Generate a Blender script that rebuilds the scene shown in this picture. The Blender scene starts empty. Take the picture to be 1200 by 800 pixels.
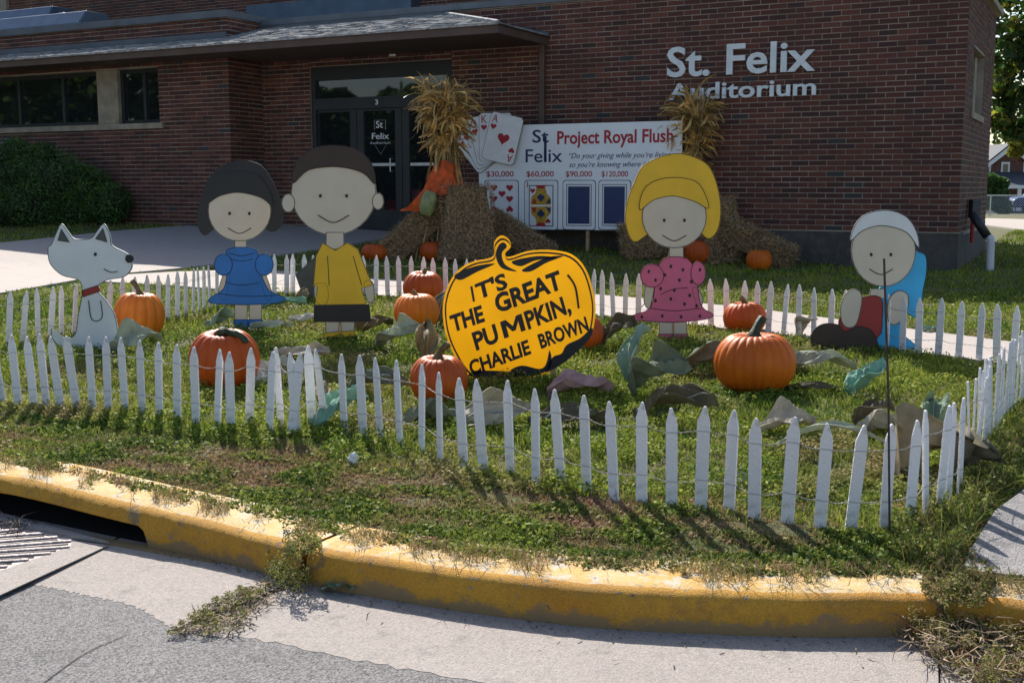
import bpy, bmesh, math, random
import numpy as np
from mathutils import Vector, Matrix
random.seed(7); np.random.seed(7)
rng = np.random.default_rng(11)
S = bpy.context.scene
COL = S.collection

# ---------------------------------------------------------------- camera, sky, sun, exposure
FPX, PITCH, EYE = 1333.0, math.radians(7.77), 1.6
cam = bpy.data.cameras.new("camera"); camo = bpy.data.objects.new("camera", cam); COL.objects.link(camo)
cam.sensor_width = 36; cam.lens = FPX / 1200 * 36; cam.clip_end = 900; cam.clip_start = .05
camo.location = (0, 0, EYE); camo.rotation_euler = (math.radians(90) - PITCH, 0, 0)
S.camera = camo
SUN_AZ, SUN_EL = math.radians(15), math.radians(40)          # sun stands behind the building, left of straight ahead
W = bpy.data.worlds.new("World"); S.world = W; W.use_nodes = True
nt = W.node_tree
sky = nt.nodes.new("ShaderNodeTexSky"); sky.sky_type = 'NISHITA'; sky.sun_disc = False
sky.sun_elevation = SUN_EL; sky.sun_rotation = -SUN_AZ; sky.air_density = 1.0; sky.dust_density = 1.4
nt.links.new(sky.outputs[0], nt.nodes["Background"].inputs[0]); nt.nodes["Background"].inputs[1].default_value = .105
sl = bpy.data.lights.new("sun", 'SUN'); sl.energy = 5.0; sl.angle = math.radians(.5); sl.color = (1, .95, .87)
so = bpy.data.objects.new("sun", sl); COL.objects.link(so)
sd = Vector((-math.sin(SUN_AZ) * math.cos(SUN_EL), math.cos(SUN_AZ) * math.cos(SUN_EL), math.sin(SUN_EL)))
so.rotation_euler = sd.to_track_quat('Z', 'Y').to_euler(); so.location = (0, 30, 30)
S.view_settings.view_transform = 'Standard'; S.view_settings.look = 'None'
S.view_settings.exposure = 0.70; S.view_settings.gamma = 1
S.render.resolution_x = 1024; S.render.resolution_y = 682
S.cycles.max_bounces = 6; S.cycles.transparent_max_bounces = 6

# ---------------------------------------------------------------- geometry of the view: photograph pixel -> place
_c, _s = math.cos(PITCH), math.sin(PITCH)
Fv, Uv, Rv, Ov = Vector((0, _c, -_s)), Vector((0, _s, _c)), Vector((1, 0, 0)), Vector((0, 0, EYE))
def ray(x, y): return Fv + Rv * ((x - 600) / FPX) - Uv * ((y - 400) / FPX)
def clamp(a, lo=0., hi=1.): return max(lo, min(hi, a))
def hitz(x, y, z=0.):
    r = ray(x, y); return Ov + r * ((z - EYE) / r.z)
def hity(x, y, Y):
    r = ray(x, y); return Ov + r * (Y / r.y)
def hitp(x, y, P, n):
    r = ray(x, y); return Ov + r * ((P - Ov).dot(n) / r.dot(n))
def catmull(pts, n=6, closed=False):
    out = []; N = len(pts); P = [Vector(p) for p in pts]
    for i in range(N if closed else N - 1):
        if closed: a, b, c, d = P[i - 1], P[i], P[(i + 1) % N], P[(i + 2) % N]
        else: a, b, c, d = P[max(i - 1, 0)], P[i], P[i + 1], P[min(i + 2, N - 1)]
        for k in range(n):
            t = k / n
            out.append(.5 * ((2 * b) + (c - a) * t + (2 * a - 5 * b + 4 * c - d) * t * t + (3 * b - a - 3 * c + d) * t ** 3))
    if not closed: out.append(P[-1].copy())
    return out
# kerb foot line on the road (z = 0)
kerb_px = [(-260, 566), (-120, 588), (0, 607), (60, 618), (120, 631), (175, 642), (250, 657), (360, 685), (450, 702), (550, 718), (700, 736), (850, 744), (950, 747), (1050, 747), (1130, 750), (1200, 757), (1300, 775), (1420, 812)]
KL = [hitz(x, y).xy for x, y in kerb_px]
KL = [KL[0] + (KL[0] - KL[1]).normalized() * 40] + KL + [KL[-1] + (KL[-1] - KL[-2]).normalized() * 25]
KL = [KL[0]] + catmull(KL[1:-1], 8) + [KL[-1]]
KLa = np.array([(p.x, p.y) for p in KL])
def kerb_signed(X, Y):
    """signed distance to the kerb foot line, positive on the lawn side (numpy)"""
    X = np.atleast_1d(np.asarray(X, float)); Y = np.atleast_1d(np.asarray(Y, float))
    if X.size > 4000:      # far lawn needs no exact distance
        yk = np.interp(X, KLa[:, 0], KLa[:, 1]); out = (Y - yk).astype(float); near = (np.abs(out) < 3.2) & (np.abs(X) < 14)
        if near.any() and near.sum() < X.size: out[near] = np.concatenate([kerb_signed_small(a, b) for a, b in zip(np.array_split(X[near], 8), np.array_split(Y[near], 8))]); return out
    return kerb_signed_small(X, Y)
KSEG = [i for i in range(len(KLa) - 1)]
def kerb_signed_small(X, Y):
    best = np.full(X.shape, 1e9); sg = np.ones(X.shape)
    for i in range(len(KLa) - 1):
        a, b = KLa[i], KLa[i + 1]; d = b - a; L2 = d @ d + 1e-12
        t = np.clip(((X - a[0]) * d[0] + (Y - a[1]) * d[1]) / L2, 0, 1)
        dx, dy = X - (a[0] + t * d[0]), Y - (a[1] + t * d[1]); q = np.hypot(dx, dy)
        m = q < best; best = np.where(m, q, best); sg = np.where(m, np.sign(d[0] * dy - d[1] * dx + 1e-9), sg)
    return best * sg
def kerb_h(X): return .15 + .055 * np.clip((-1.2 - np.asarray(X, float)) / 1.2, 0, 1)
def sstep(t): t = np.clip(t, 0, 1); return t * t * (3 - 2 * t)
def tz_np(X, Y, kd=None):
    X = np.asarray(X, float); Y = np.asarray(Y, float)
    b = .185 + .025 * (Y - 5)
    b = np.where(Y > 22, .61 + .004 * (Y - 22), b)
    b = np.where(Y > 36, .666 - .022 * (Y - 36), b)
    left = np.clip((6 - X) / 4, 0, 1)
    b = b + .06 * np.clip(Y - 16, 0, 8) * left + .0 * X + np.where(Y > 22, .021 * np.minimum(Y - 22, 3), 0) * left
    b = np.maximum(b, -2.2)
    if kd is None: kd = kerb_signed(X, Y).reshape(X.shape)
    k = sstep((kd - .28) / .7)
    return (kerb_h(X) - .012) * (1 - k) + b * k
def tz(X, Y): return float(tz_np(np.array([X]), np.array([Y]))[0])
def G(x, y, dz=0.):
    """ground point under a photograph pixel"""
    r = ray(x, y); z = .25
    for _ in range(12):
        t = (z - EYE) / r.z; p = Ov + r * t; z = .5 * z + .5 * (tz(p.x, p.y) + dz)
    return Vector((p.x, p.y, tz(p.x, p.y) + dz))
# building frame: front wall runs to the left-back along UU, side wall runs back along VV
UU = ray(-1978, 218); UU = -Vector((-UU.x, -UU.y, 0)).normalized()
VV = Vector((-UU.y, UU.x, 0)); VV = VV if VV.y > 0 else -VV
NN = -VV; ZZ = Vector((0, 0, 1))
CN = G(1119, 318); CN.z = 0
def M(x, y, off=0.):
    """pixel -> (s, z) on the front wall plane moved outwards by off"""
    h = hitp(x, y, CN + NN * off, NN); return (h - CN).dot(UU), h.z
def SW(x, y):
    h = hitp(x, y, CN, UU); return (h - CN).dot(VV), h.z

# ---------------------------------------------------------------- object helpers
def tag(o, label=None, cat=None, group=None, kind=None):
    if label: o['label'] = label
    if cat: o['category'] = cat
    if group: o['group'] = group
    if kind: o['kind'] = kind
    return o
def wloc(o):
    v = Vector((0, 0, 0))
    while o is not None: v += o.location; o = o.parent
    return v
def thing(name, loc, label, cat, group=None):
    o = bpy.data.objects.new(name, None); COL.objects.link(o); o.location = loc; o.empty_display_size = .1
    return tag(o, label, cat, group)
def link(name, me, parent=None, loc=None):
    o = bpy.data.objects.new(name, me); COL.objects.link(o)
    if parent is not None: o.parent = parent
    if loc is not None: o.location = Vector(loc) - (wloc(parent) if parent else Vector((0, 0, 0)))
    return o
class MB:
    """collects world-space geometry and links it as ONE mesh object"""
    def __init__(s): s.v = []; s.f = []
    def add(s, vs, fs):
        b = len(s.v); s.v += [tuple(p) for p in vs]; s.f += [tuple(b + i for i in f) for f in fs]; return s
    def box(s, o, a, b, c):
        """corner o with edge vectors a, b, c"""
        o, a, b, c = map(Vector, (o, a, b, c))
        vs = [o, o + a, o + a + b, o + b, o + c, o + a + c, o + a + b + c, o + b + c]
        fs = [(0, 3, 2, 1), (4, 5, 6, 7), (0, 1, 5, 4), (1, 2, 6, 5), (2, 3, 7, 6), (3, 0, 4, 7)]
        if a.cross(b).dot(c) < 0: fs = [f[::-1] for f in fs]
        return s.add(vs, fs)
    def cbox(s, ce, sx, sy, sz, R=None):
        ce = Vector(ce); R = R or Matrix.Identity(3)
        a, b, c = R @ Vector((sx, 0, 0)), R @ Vector((0, sy, 0)), R @ Vector((0, 0, sz))
        return s.box(ce - (a + b + c) / 2, a, b, c)
    def tube(s, pts, rad, n=8, cap=True):
        pts = [Vector(p) for p in pts]; m = len(pts)
        if not isinstance(rad, (list, tuple)): rad = [rad] * m
        base = len(s.v); ref = None
        for i, p in enumerate(pts):
            d = (pts[min(i + 1, m - 1)] - pts[max(i - 1, 0)]).normalized()
            if ref is None: ref = Vector((0, 0, 1)) if abs(d.z) < .9 else Vector((1, 0, 0))
            x = (ref - d * ref.dot(d)).normalized(); y = d.cross(x); ref = x
            for k in range(n):
                t = 2 * math.pi * k / n; s.v.append(tuple(p + (x * math.cos(t) + y * math.sin(t)) * rad[i]))
        for i in range(m - 1):
            for k in range(n):
                a = base + i * n + k; b = base + i * n + (k + 1) % n; s.f.append((a, b, b + n, a + n))
        if cap:
            s.f.append(tuple(base + k for k in range(n))[::-1]); s.f.append(tuple(base + (m - 1) * n + k for k in range(n)))
        return s
    def prism(s, poly, off):
        """closed polygon (world points) pushed along off"""
        poly = [Vector(p) for p in poly]; off = Vector(off); n = len(poly); b = len(s.v)
        s.v += [tuple(p) for p in poly] + [tuple(p + off) for p in poly]
        s.f.append(tuple(range(b, b + n))[::-1]); s.f.append(tuple(range(b + n, b + 2 * n)))
        for i in range(n): j = (i + 1) % n; s.f.append((b + i, b + j, b + n + j, b + n + i))
        return s
    def build(s, name, mat, parent=None, smooth=False, kind=None, origin=None, tri=False, bevel=0):
        me = bpy.data.meshes.new(name)
        base = wloc(parent) if parent is not None else Vector(origin or (0, 0, 0))
        me.from_pydata([(x - base.x, y - base.y, z - base.z) for x, y, z in s.v], [], s.f)
        bm = bmesh.new(); bm.from_mesh(me)
        bmesh.ops.recalc_face_normals(bm, faces=bm.faces)
        big = [f for f in bm.faces if len(f.verts) > 4]
        if big: bmesh.ops.triangulate(bm, faces=big)
        bm.to_mesh(me); bm.free()
        for m in (mat if isinstance(mat, list) else [mat]): me.materials.append(m)
        if smooth: me.polygons.foreach_set('use_smooth', [True] * len(me.polygons))
        o = bpy.data.objects.new(name, me); COL.objects.link(o)
        if parent is not None: o.parent = parent
        else: o.location = base
        if kind: o['kind'] = kind
        if bevel:
            bv = o.modifiers.new('bevel', 'BEVEL'); bv.width = bevel; bv.segments = 2; bv.limit_method = 'ANGLE'
        return o
def raw_mesh(name, V, F, mat, parent=None, kind=None, attr=None, smooth=False):
    """numpy arrays: V (n,3), F (m,k)"""
    me = bpy.data.meshes.new(name); n, m, k = len(V), len(F), F.shape[1]
    if parent is not None: V = V - np.array(wloc(parent))
    me.vertices.add(n); me.vertices.foreach_set('co', np.asarray(V, np.float32).ravel())
    me.loops.add(m * k); me.loops.foreach_set('vertex_index', np.asarray(F, np.int32).ravel())
    me.polygons.add(m); me.polygons.foreach_set('loop_start', np.arange(0, m * k, k, dtype=np.int32))
    me.polygons.foreach_set('loop_total', np.full(m, k, np.int32))
    if attr is not None:
        for an, av in attr.items():
            at = me.attributes.new(an, 'FLOAT', 'POINT'); at.data.foreach_set('value', np.asarray(av, np.float32))
    me.update(); me.validate()
    if smooth: me.polygons.foreach_set('use_smooth', [True] * len(me.polygons))
    me.materials.append(mat); o = link(name, me, parent)
    if kind: o['kind'] = kind
    return o

# ---------------------------------------------------------------- materials
def mat(name, col, rough=.7, var=.15, scale=8., bump=0., bscale=60., col2=None, metal=0., spec=.5, island=0., objr=0., trans=0., detail=4.):
    m = bpy.data.materials.new(name); m.use_nodes = True; N, L = m.node_tree.nodes, m.node_tree.links
    b = N['Principled BSDF']; b.inputs['Roughness'].default_value = rough; b.inputs['Metallic'].default_value = metal
    b.inputs['Specular IOR Level'].default_value = spec
    tc = N.new('ShaderNodeTexCoord')
    no = N.new('ShaderNodeTexNoise'); no.inputs['Scale'].default_value = scale; no.inputs['Detail'].default_value = detail
    L.new(tc.outputs['Object'], no.inputs['Vector'])
    c2 = col2 or tuple(clamp(c * (1 - var * 2), 0, 1) for c in col)
    c1 = col if col2 else tuple(clamp(c * (1 + var), 0, 1) for c in col)
    r = N.new('ShaderNodeValToRGB'); r.color_ramp.elements[0].position = .35; r.color_ramp.elements[1].position = .45 if name == 'picket_paint' else .65
    r.color_ramp.elements[0].color = (*c2, 1); r.color_ramp.elements[1].color = (*c1, 1)
    L.new(no.outputs['Fac'], r.inputs['Fac']); out = r.outputs['Color']
    if island or objr:
        src = N.new('ShaderNodeNewGeometry').outputs['Random Per Island'] if island else N.new('ShaderNodeObjectInfo').outputs['Random']
        mr = N.new('ShaderNodeMapRange'); k = island or objr
        mr.inputs[3].default_value = 1 - k; mr.inputs[4].default_value = 1 + k; L.new(src, mr.inputs[0])
        hs = N.new('ShaderNodeHueSaturation'); L.new(mr.outputs[0], hs.inputs['Value']); L.new(out, hs.inputs['Color']); out = hs.outputs['Color']
    L.new(out, b.inputs['Base Color'])
    if bump:
        n2 = N.new('ShaderNodeTexNoise'); n2.inputs['Scale'].default_value = bscale; n2.inputs['Detail'].default_value = 5
        L.new(tc.outputs['Object'], n2.inputs['Vector'])
        bp = N.new('ShaderNodeBump'); bp.inputs['Strength'].default_value = bump; bp.inputs['Distance'].default_value = .02
        L.new(n2.outputs['Fac'], bp.inputs['Height']); L.new(bp.outputs['Normal'], b.inputs['Normal'])
    if trans:
        tr = N.new('ShaderNodeBsdfTranslucent'); L.new(out, tr.inputs['Color']); mx = N.new('ShaderNodeMixShader')
        mx.inputs[0].default_value = trans; L.new(b.outputs[0], mx.inputs[1]); L.new(tr.outputs[0], mx.inputs[2])
        L.new(mx.outputs[0], N['Material Output'].inputs['Surface'])
    return m
def brick_mat(name, single):
    """clay brick: a separate tone for every brick, some of them grey-green or near black"""
    m = bpy.data.materials.new(name); m.use_nodes = True; N, L = m.node_tree.nodes, m.node_tree.links
    b = N['Principled BSDF']; b.inputs['Roughness'].default_value = .82
    src = N.new('ShaderNodeObjectInfo').outputs['Random'] if single else N.new('ShaderNodeNewGeometry').outputs['Random Per Island']
    r = N.new('ShaderNodeValToRGB'); e = r.color_ramp; e.interpolation = 'CONSTANT'
    e.elements[0].color = (.095, .030, .021, 1); e.elements[1].position = .2; e.elements[1].color = (.070, .023, .017, 1)
    for p, c in ((.42, (.115, .036, .024, 1)), (.6, (.082, .027, .021, 1)), (.78, (.135, .046, .028, 1)), (.91, (.052, .021, .018, 1)), (.98, (.040, .040, .038, 1))):
        x = e.elements.new(p); x.color = c
    L.new(src, r.inputs['Fac'])
    tc = N.new('ShaderNodeNewGeometry'); no = N.new('ShaderNodeTexNoise'); no.inputs['Scale'].default_value = 55; no.inputs['Detail'].default_value = 4
    L.new(tc.outputs['Position'], no.inputs['Vector'])
    mr = N.new('ShaderNodeMapRange'); mr.inputs[3].default_value = .72; mr.inputs[4].default_value = 1.28; L.new(no.outputs['Fac'], mr.inputs[0])
    hs = N.new('ShaderNodeHueSaturation'); L.new(mr.outputs[0], hs.inputs['Value']); L.new(r.outputs['Color'], hs.inputs['Color'])
    L.new(hs.outputs['Color'], b.inputs['Base Color'])
    bp = N.new('ShaderNodeBump'); bp.inputs['Strength'].default_value = .4; bp.inputs['Distance'].default_value = .006
    L.new(no.outputs['Fac'], bp.inputs['Height']); L.new(bp.outputs['Normal'], b.inputs['Normal'])
    return m
def grass_mat(name, a, b_, c, dry, wide=.9):
    """leaf colour: big soft patches x per-leaf tone, mixed to dry by the mesh's own 'dry' value"""
    m = bpy.data.materials.new(name); m.use_nodes = True; N, L = m.node_tree.nodes, m.node_tree.links
    b = N['Principled BSDF']; b.inputs['Roughness'].default_value = .65; b.inputs['Specular IOR Level'].default_value = .14
    g = N.new('ShaderNodeNewGeometry')
    no = N.new('ShaderNodeTexNoise'); no.inputs['Scale'].default_value = wide; no.inputs['Detail'].default_value = 5; L.new(g.outputs['Position'], no.inputs['Vector'])
    mm = N.new('ShaderNodeMath'); mm.operation = 'ADD'; mu = N.new('ShaderNodeMath'); mu.operation = 'MULTIPLY_ADD'
    L.new(g.outputs['Random Per Island'], mu.inputs[0]); mu.inputs[1].default_value = .7; mu.inputs[2].default_value = -.35
    L.new(no.outputs['Fac'], mm.inputs[0]); L.new(mu.outputs[0], mm.inputs[1])
    r = N.new('ShaderNodeValToRGB'); r.color_ramp.elements[0].position = .2; r.color_ramp.elements[0].color = (*a, 1)
    r.color_ramp.elements[1].position = .8; r.color_ramp.elements[1].color = (*c, 1); x = r.color_ramp.elements.new(.5); x.color = (*b_, 1)
    L.new(mm.outputs[0], r.inputs['Fac'])
    at = N.new('ShaderNodeAttribute'); at.attribute_name = 'dry'
    mx = N.new('ShaderNodeMixRGB'); L.new(at.outputs['Fac'], mx.inputs[0]); L.new(r.outputs['Color'], mx.inputs[1]); mx.inputs[2].default_value = (*dry, 1)
    L.new(mx.outputs[0], b.inputs['Base Color'])
    tr = N.new('ShaderNodeBsdfTranslucent'); L.new(mx.outputs[0], tr.inputs['Color']); ms = N.new('ShaderNodeMixShader'); ms.inputs[0].default_value = .30
    L.new(b.outputs[0], ms.inputs[1]); L.new(tr.outputs[0], ms.inputs[2]); L.new(ms.outputs[0], N['Material Output'].inputs['Surface'])
    return m
def glass_mat(name, col=(.012, .014, .016), rough=.02, spec=1.):
    m = mat(name, col, rough, 0, spec=spec); m.node_tree.nodes['Principled BSDF'].inputs['IOR'].default_value = 1.5
    return m
def ground_mat(name, layers, bump=.5, bs=200, rough=.9, spk=None):
    """noise-mixed ground; layers = [(scale, threshold, softness, colour)] over the first colour; spk = bright and dark aggregate grains"""
    m = bpy.data.materials.new(name); m.use_nodes = True; N, L = m.node_tree.nodes, m.node_tree.links
    b = N['Principled BSDF']; b.inputs['Roughness'].default_value = rough; g = N.new('ShaderNodeNewGeometry')
    out = None
    for i, (sc, th, so_, c) in enumerate(layers):
        if i == 0:
            rgb = N.new('ShaderNodeRGB'); rgb.outputs[0].default_value = (*c, 1); out = rgb.outputs[0]; continue
        no = N.new('ShaderNodeTexNoise'); no.inputs['Scale'].default_value = sc; no.inputs['Detail'].default_value = 8; no.inputs['Roughness'].default_value = .65
        L.new(g.outputs['Position'], no.inputs['Vector'])
        mr = N.new('ShaderNodeMapRange'); mr.inputs[1].default_value = th - so_; mr.inputs[2].default_value = th + so_; L.new(no.outputs['Fac'], mr.inputs[0])
        mx = N.new('ShaderNodeMixRGB'); L.new(mr.outputs[0], mx.inputs[0]); L.new(out, mx.inputs[1]); mx.inputs[2].default_value = (*c, 1); out = mx.outputs[0]
    if spk:
        vo = N.new('ShaderNodeTexVoronoi'); vo.inputs['Scale'].default_value = spk[0]; L.new(g.outputs['Position'], vo.inputs['Vector'])
        mr = N.new('ShaderNodeMapRange'); mr.inputs[3].default_value = spk[1]; mr.inputs[4].default_value = spk[2]
        L.new(vo.outputs['Color'], mr.inputs[0]); hs = N.new('ShaderNodeHueSaturation'); L.new(mr.outputs[0], hs.inputs['Value']); L.new(out, hs.inputs['Color']); out = hs.outputs['Color']
    L.new(out, b.inputs['Base Color'])
    n2 = N.new('ShaderNodeTexNoise'); n2.inputs['Scale'].default_value = bs; n2.inputs['Detail'].default_value = 6; L.new(g.outputs['Position'], n2.inputs['Vector'])
    bp = N.new('ShaderNodeBump'); bp.inputs['Strength'].default_value = bump; bp.inputs['Distance'].default_value = .01
    L.new(n2.outputs['Fac'], bp.inputs['Height']); L.new(bp.outputs['Normal'], b.inputs['Normal'])
    return m
K = {}
K['brick1'] = brick_mat('brick_single', True); K['brickN'] = brick_mat('brick_many', False)
K['mortar'] = mat('mortar', (.36, .30, .25), .95, .16, 2.5, .3, 150)
K['found'] = ground_mat('foundation_concrete', [(0, 0, 0, (.085, .075, .066)), (2.2, .55, .15, (.05, .046, .043)), (9, .6, .1, (.12, .10, .085))], .4, 60)
K['stone'] = mat('limestone', (.33, .28, .21), .85, .12, 5, .2, 80)
K['coping'] = mat('coping_metal', (.13, .145, .165), .45, .08, 3, metal=.3)
K['soffit'] = mat('soffit_board', (.075, .052, .042), .7, .1, 3)
K['fascia'] = mat('fascia_brown', (.10, .060, .045), .5, .1, 3)
K['shingle'] = mat('roof_shingle', (.33, .33, .335), .9, .25, 10, .25, 140, island=.22)
K['frame'] = mat('door_frame_dark', (.018, .022, .024), .45, .1, 4)
K['glass'] = glass_mat('window_glass')
K['alum'] = mat('brushed_metal', (.55, .57, .58), .35, .05, 10, metal=.8)
K['letter'] = mat('letter_metal', (.70, .74, .76), .5, .05, 10)
K['whiteprint'] = mat('white_print', (.75, .77, .78), .5, .03)
K['duct'] = mat('duct_metal', (.10, .14, .20), .4, .08, 3, metal=.5)
K['white'] = mat('white_paint', (.74, .74, .76), .6, .05, 12, .12, 90)
K['picket'] = mat('picket_paint', (.82, .80, .81), .65, .0, 14, .5, 90, objr=.10, col2=(.62, .59, .57), detail=9)
K['wire'] = mat('fence_wire', (.30, .28, .27), .7, .1, metal=.0)
K['skin'] = mat('figure_skin_paint', (.60, .53, .43), .6, .03, 4)
K['blue'] = mat('figure_blue_paint', (.02, .16, .50), .55, .06, 4)
K['yellow'] = mat('figure_yellow_paint', (.78, .47, .014), .5, .04, 4)
K['pink'] = mat('figure_pink_paint', (.66, .13, .25), .55, .05, 4)
K['red'] = mat('figure_red_paint', (.32, .022, .02), .55, .06, 4)
K['black'] = mat('black_paint', (.012, .012, .014), .55, .1, 6)
K['dkbrown'] = mat('dark_brown_paint', (.045, .025, .018), .6, .1, 6)
K['ltblue'] = mat('light_blue_paint', (.03, .38, .70), .55, .05, 5)
K['cream'] = mat('white_board_paint', (.68, .70, .72), .6, .03, 4)
K['grey'] = mat('grey_board', (.09, .09, .085), .7, .1, 6)
K['signyellow'] = mat('sign_yellow', (.88, .60, .012), .45, .03, 3, trans=.55)
K['ply'] = mat('plywood', (.38, .27, .15), .8, .12, 14)
K['board'] = mat('sign_board_white', (.78, .81, .84), .5, .02, 3)
K['navy'] = mat('print_navy', (.012, .03, .11), .5, .05)
K['prred'] = mat('print_red', (.38, .012, .025), .5, .05)
K['gold'] = mat('print_gold', (.50, .30, .03), .5, .15, 20)
K['hay'] = mat('hay', (.22, .14, .07), .9, .35, 30, .8, 60)
K['straw'] = mat('straw', (.42, .29, .15), .75, .2, 30, island=.6, trans=.2)
K['corn'] = mat('corn_leaf', (.66, .42, .14), .45, .25, 6, island=.4, trans=.4)
K['cornstalk'] = mat('corn_stalk', (.36, .26, .12), .7, .25, 12, island=.3)
K['ribbon'] = mat('orange_mesh_ribbon', (.80, .13, .02), .6, .15, 12, .4, 60, trans=.35)
K['rust'] = mat('rusty_iron', (.075, .045, .035), .8, .25, 30, .4, 150)
K['pvc'] = mat('white_pvc', (.62, .62, .66), .4, .05, 4)
K['blackpipe'] = mat('black_pipe', (.02, .02, .022), .5, .1)
K['bark'] = mat('bark', (.09, .07, .05), .9, .3, 10, .8, 30)
K['leafdk'] = mat('maple_leaf', (.06, .12, .018), .6, .3, 2.5, island=.5, trans=.4)
K['leafyl'] = mat('maple_leaf_turning', (.26, .26, .03), .6, .3, 2.5, island=.4, trans=.45)
K['yew'] = mat('yew_needles', (.075, .16, .032), .6, .3, 3, island=.5, trans=.25)
K['iron'] = mat('grate_iron', (.36, .30, .29), .6, .2, 30, .4, 100, metal=.2)
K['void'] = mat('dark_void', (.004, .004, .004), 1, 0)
def pumpkin_mat(name, c):
    m = mat(name, c, .5, .12, 3.5, .12, 40, col2=(c[0] * .8, c[1] * .66, c[2]), spec=.28); return m
PM = [pumpkin_mat('pumpkin_skin', (.64, .145, .006)), pumpkin_mat('pumpkin_skin_deep', (.52, .095, .008)), pumpkin_mat('pumpkin_skin_pale', (.70, .20, .012))]
K['stem'] = mat('pumpkin_stem', (.16, .12, .05), .8, .3, 25, .5, 60)
K['stemg'] = mat('pumpkin_stem_green', (.035, .05, .02), .7, .3, 25, .5, 60)
K['asphalt'] = ground_mat('asphalt', [(0, 0, 0, (.235, .222, .218)), (1.3, .5, .2, (.20, .19, .188)), (6, .62, .06, (.16, .152, .15))], 1., 260, .95, spk=(150, .35, 1.8))
K['concrete'] = ground_mat('gutter_concrete', [(0, 0, 0, (.34, .30, .272)), (1.6, .55, .2, (.31, .27, .245)), (7, .62, .06, (.24, .215, .195))], .6, 180, .9, spk=(130, .78, 1.22))
K['walk'] = ground_mat('walk_concrete', [(0, 0, 0, (.39, .34, .308)), (.7, .55, .2, (.37, .32, .29)), (5, .64, .08, (.32, .28, .25))], .3, 120, .9, spk=(200, .93, 1.08))
K['oldwalk'] = ground_mat('old_sidewalk_concrete', [(0, 0, 0, (.28, .26, .25)), (3, .5, .2, (.2, .19, .19)), (12, .6, .08, (.13, .125, .12))], .9, 120, .95, spk=(150, .6, 1.5))
K['kerb'] = ground_mat('kerb_yellow_paint', [(0, 0, 0, (.54, .27, .025)), (2.0, .54, .12, (.46, .20, .015)), (9, .57, .06, (.42, .21, .03)), (5, .61, .03, (.24, .16, .08)), (17, .66, .02, (.26, .20, .13)), (26, .66, .02, (.13, .11, .09))], .55, 190, .85, spk=(190, .8, 1.2))
def ragged_foot(m, lo, hi, col):
    N, L = m.node_tree.nodes, m.node_tree.links; b = N['Principled BSDF']; src = b.inputs['Base Color'].links[0].from_socket
    g = N.new('ShaderNodeNewGeometry'); sp = N.new('ShaderNodeSeparateXYZ'); L.new(g.outputs['Position'], sp.inputs[0]); no = N.new('ShaderNodeTexNoise'); no.inputs['Scale'].default_value = 4.; no.inputs['Detail'].default_value = 9; no.inputs['Roughness'].default_value = .7; L.new(g.outputs['Position'], no.inputs['Vector'])
    mr = N.new('ShaderNodeMapRange'); mr.inputs[1].default_value = .3; mr.inputs[2].default_value = .7; mr.inputs[3].default_value = lo; mr.inputs[4].default_value = hi; L.new(no.outputs['Fac'], mr.inputs[0])
    sb = N.new('ShaderNodeMath'); sb.operation = 'SUBTRACT'; L.new(mr.outputs[0], sb.inputs[0]); L.new(sp.outputs['Z'], sb.inputs[1]); m2 = N.new('ShaderNodeMapRange'); m2.inputs[1].default_value = -.012; m2.inputs[2].default_value = .012; m2.inputs[4].default_value = .8; L.new(sb.outputs[0], m2.inputs[0])
    mx = N.new('ShaderNodeMixRGB'); L.new(m2.outputs[0], mx.inputs[0]); L.new(src, mx.inputs[1]); mx.inputs[2].default_value = (*col, 1); L.new(mx.outputs[0], b.inputs['Base Color'])
ragged_foot(K['kerb'], -.02, .105, (.23, .165, .095))
K['kerbtop'] = ground_mat('kerb_worn_top', [(0, 0, 0, (.60, .43, .20)), (3, .52, .12, (.56, .31, .05)), (14, .56, .05, (.52, .45, .34)), (30, .62, .03, (.30, .24, .16))], .6, 170, .8, spk=(190, .8, 1.2))
K['soil'] = ground_mat('lawn_soil', [(0, 0, 0, (.10, .12, .04)), (1.1, .5, .15, (.13, .10, .05)), (9, .55, .1, (.06, .07, .025)), (30, .6, .05, (.09, .07, .045))], 1., 60, 1.)
K['lawnfar'] = ground_mat('lawn_far', [(0, 0, 0, (.075, .12, .025)), (.8, .5, .2, (.10, .13, .03)), (9, .55, .1, (.05, .09, .018)), (60, .6, .05, (.11, .15, .04))], 1., 50, 1.)
K['blade'] = grass_mat('grass_blade', (.075, .14, .02), (.17, .235, .03), (.34, .37, .06), (.32, .235, .12))
K['weed'] = grass_mat('weed_leaf', (.05, .10, .02), (.13, .175, .033), (.30, .34, .06), (.34, .21, .13), 2.2)
K['drystuff'] = mat('dry_litter', (.26, .19, .12), .9, .3, 20, island=.6)

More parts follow.
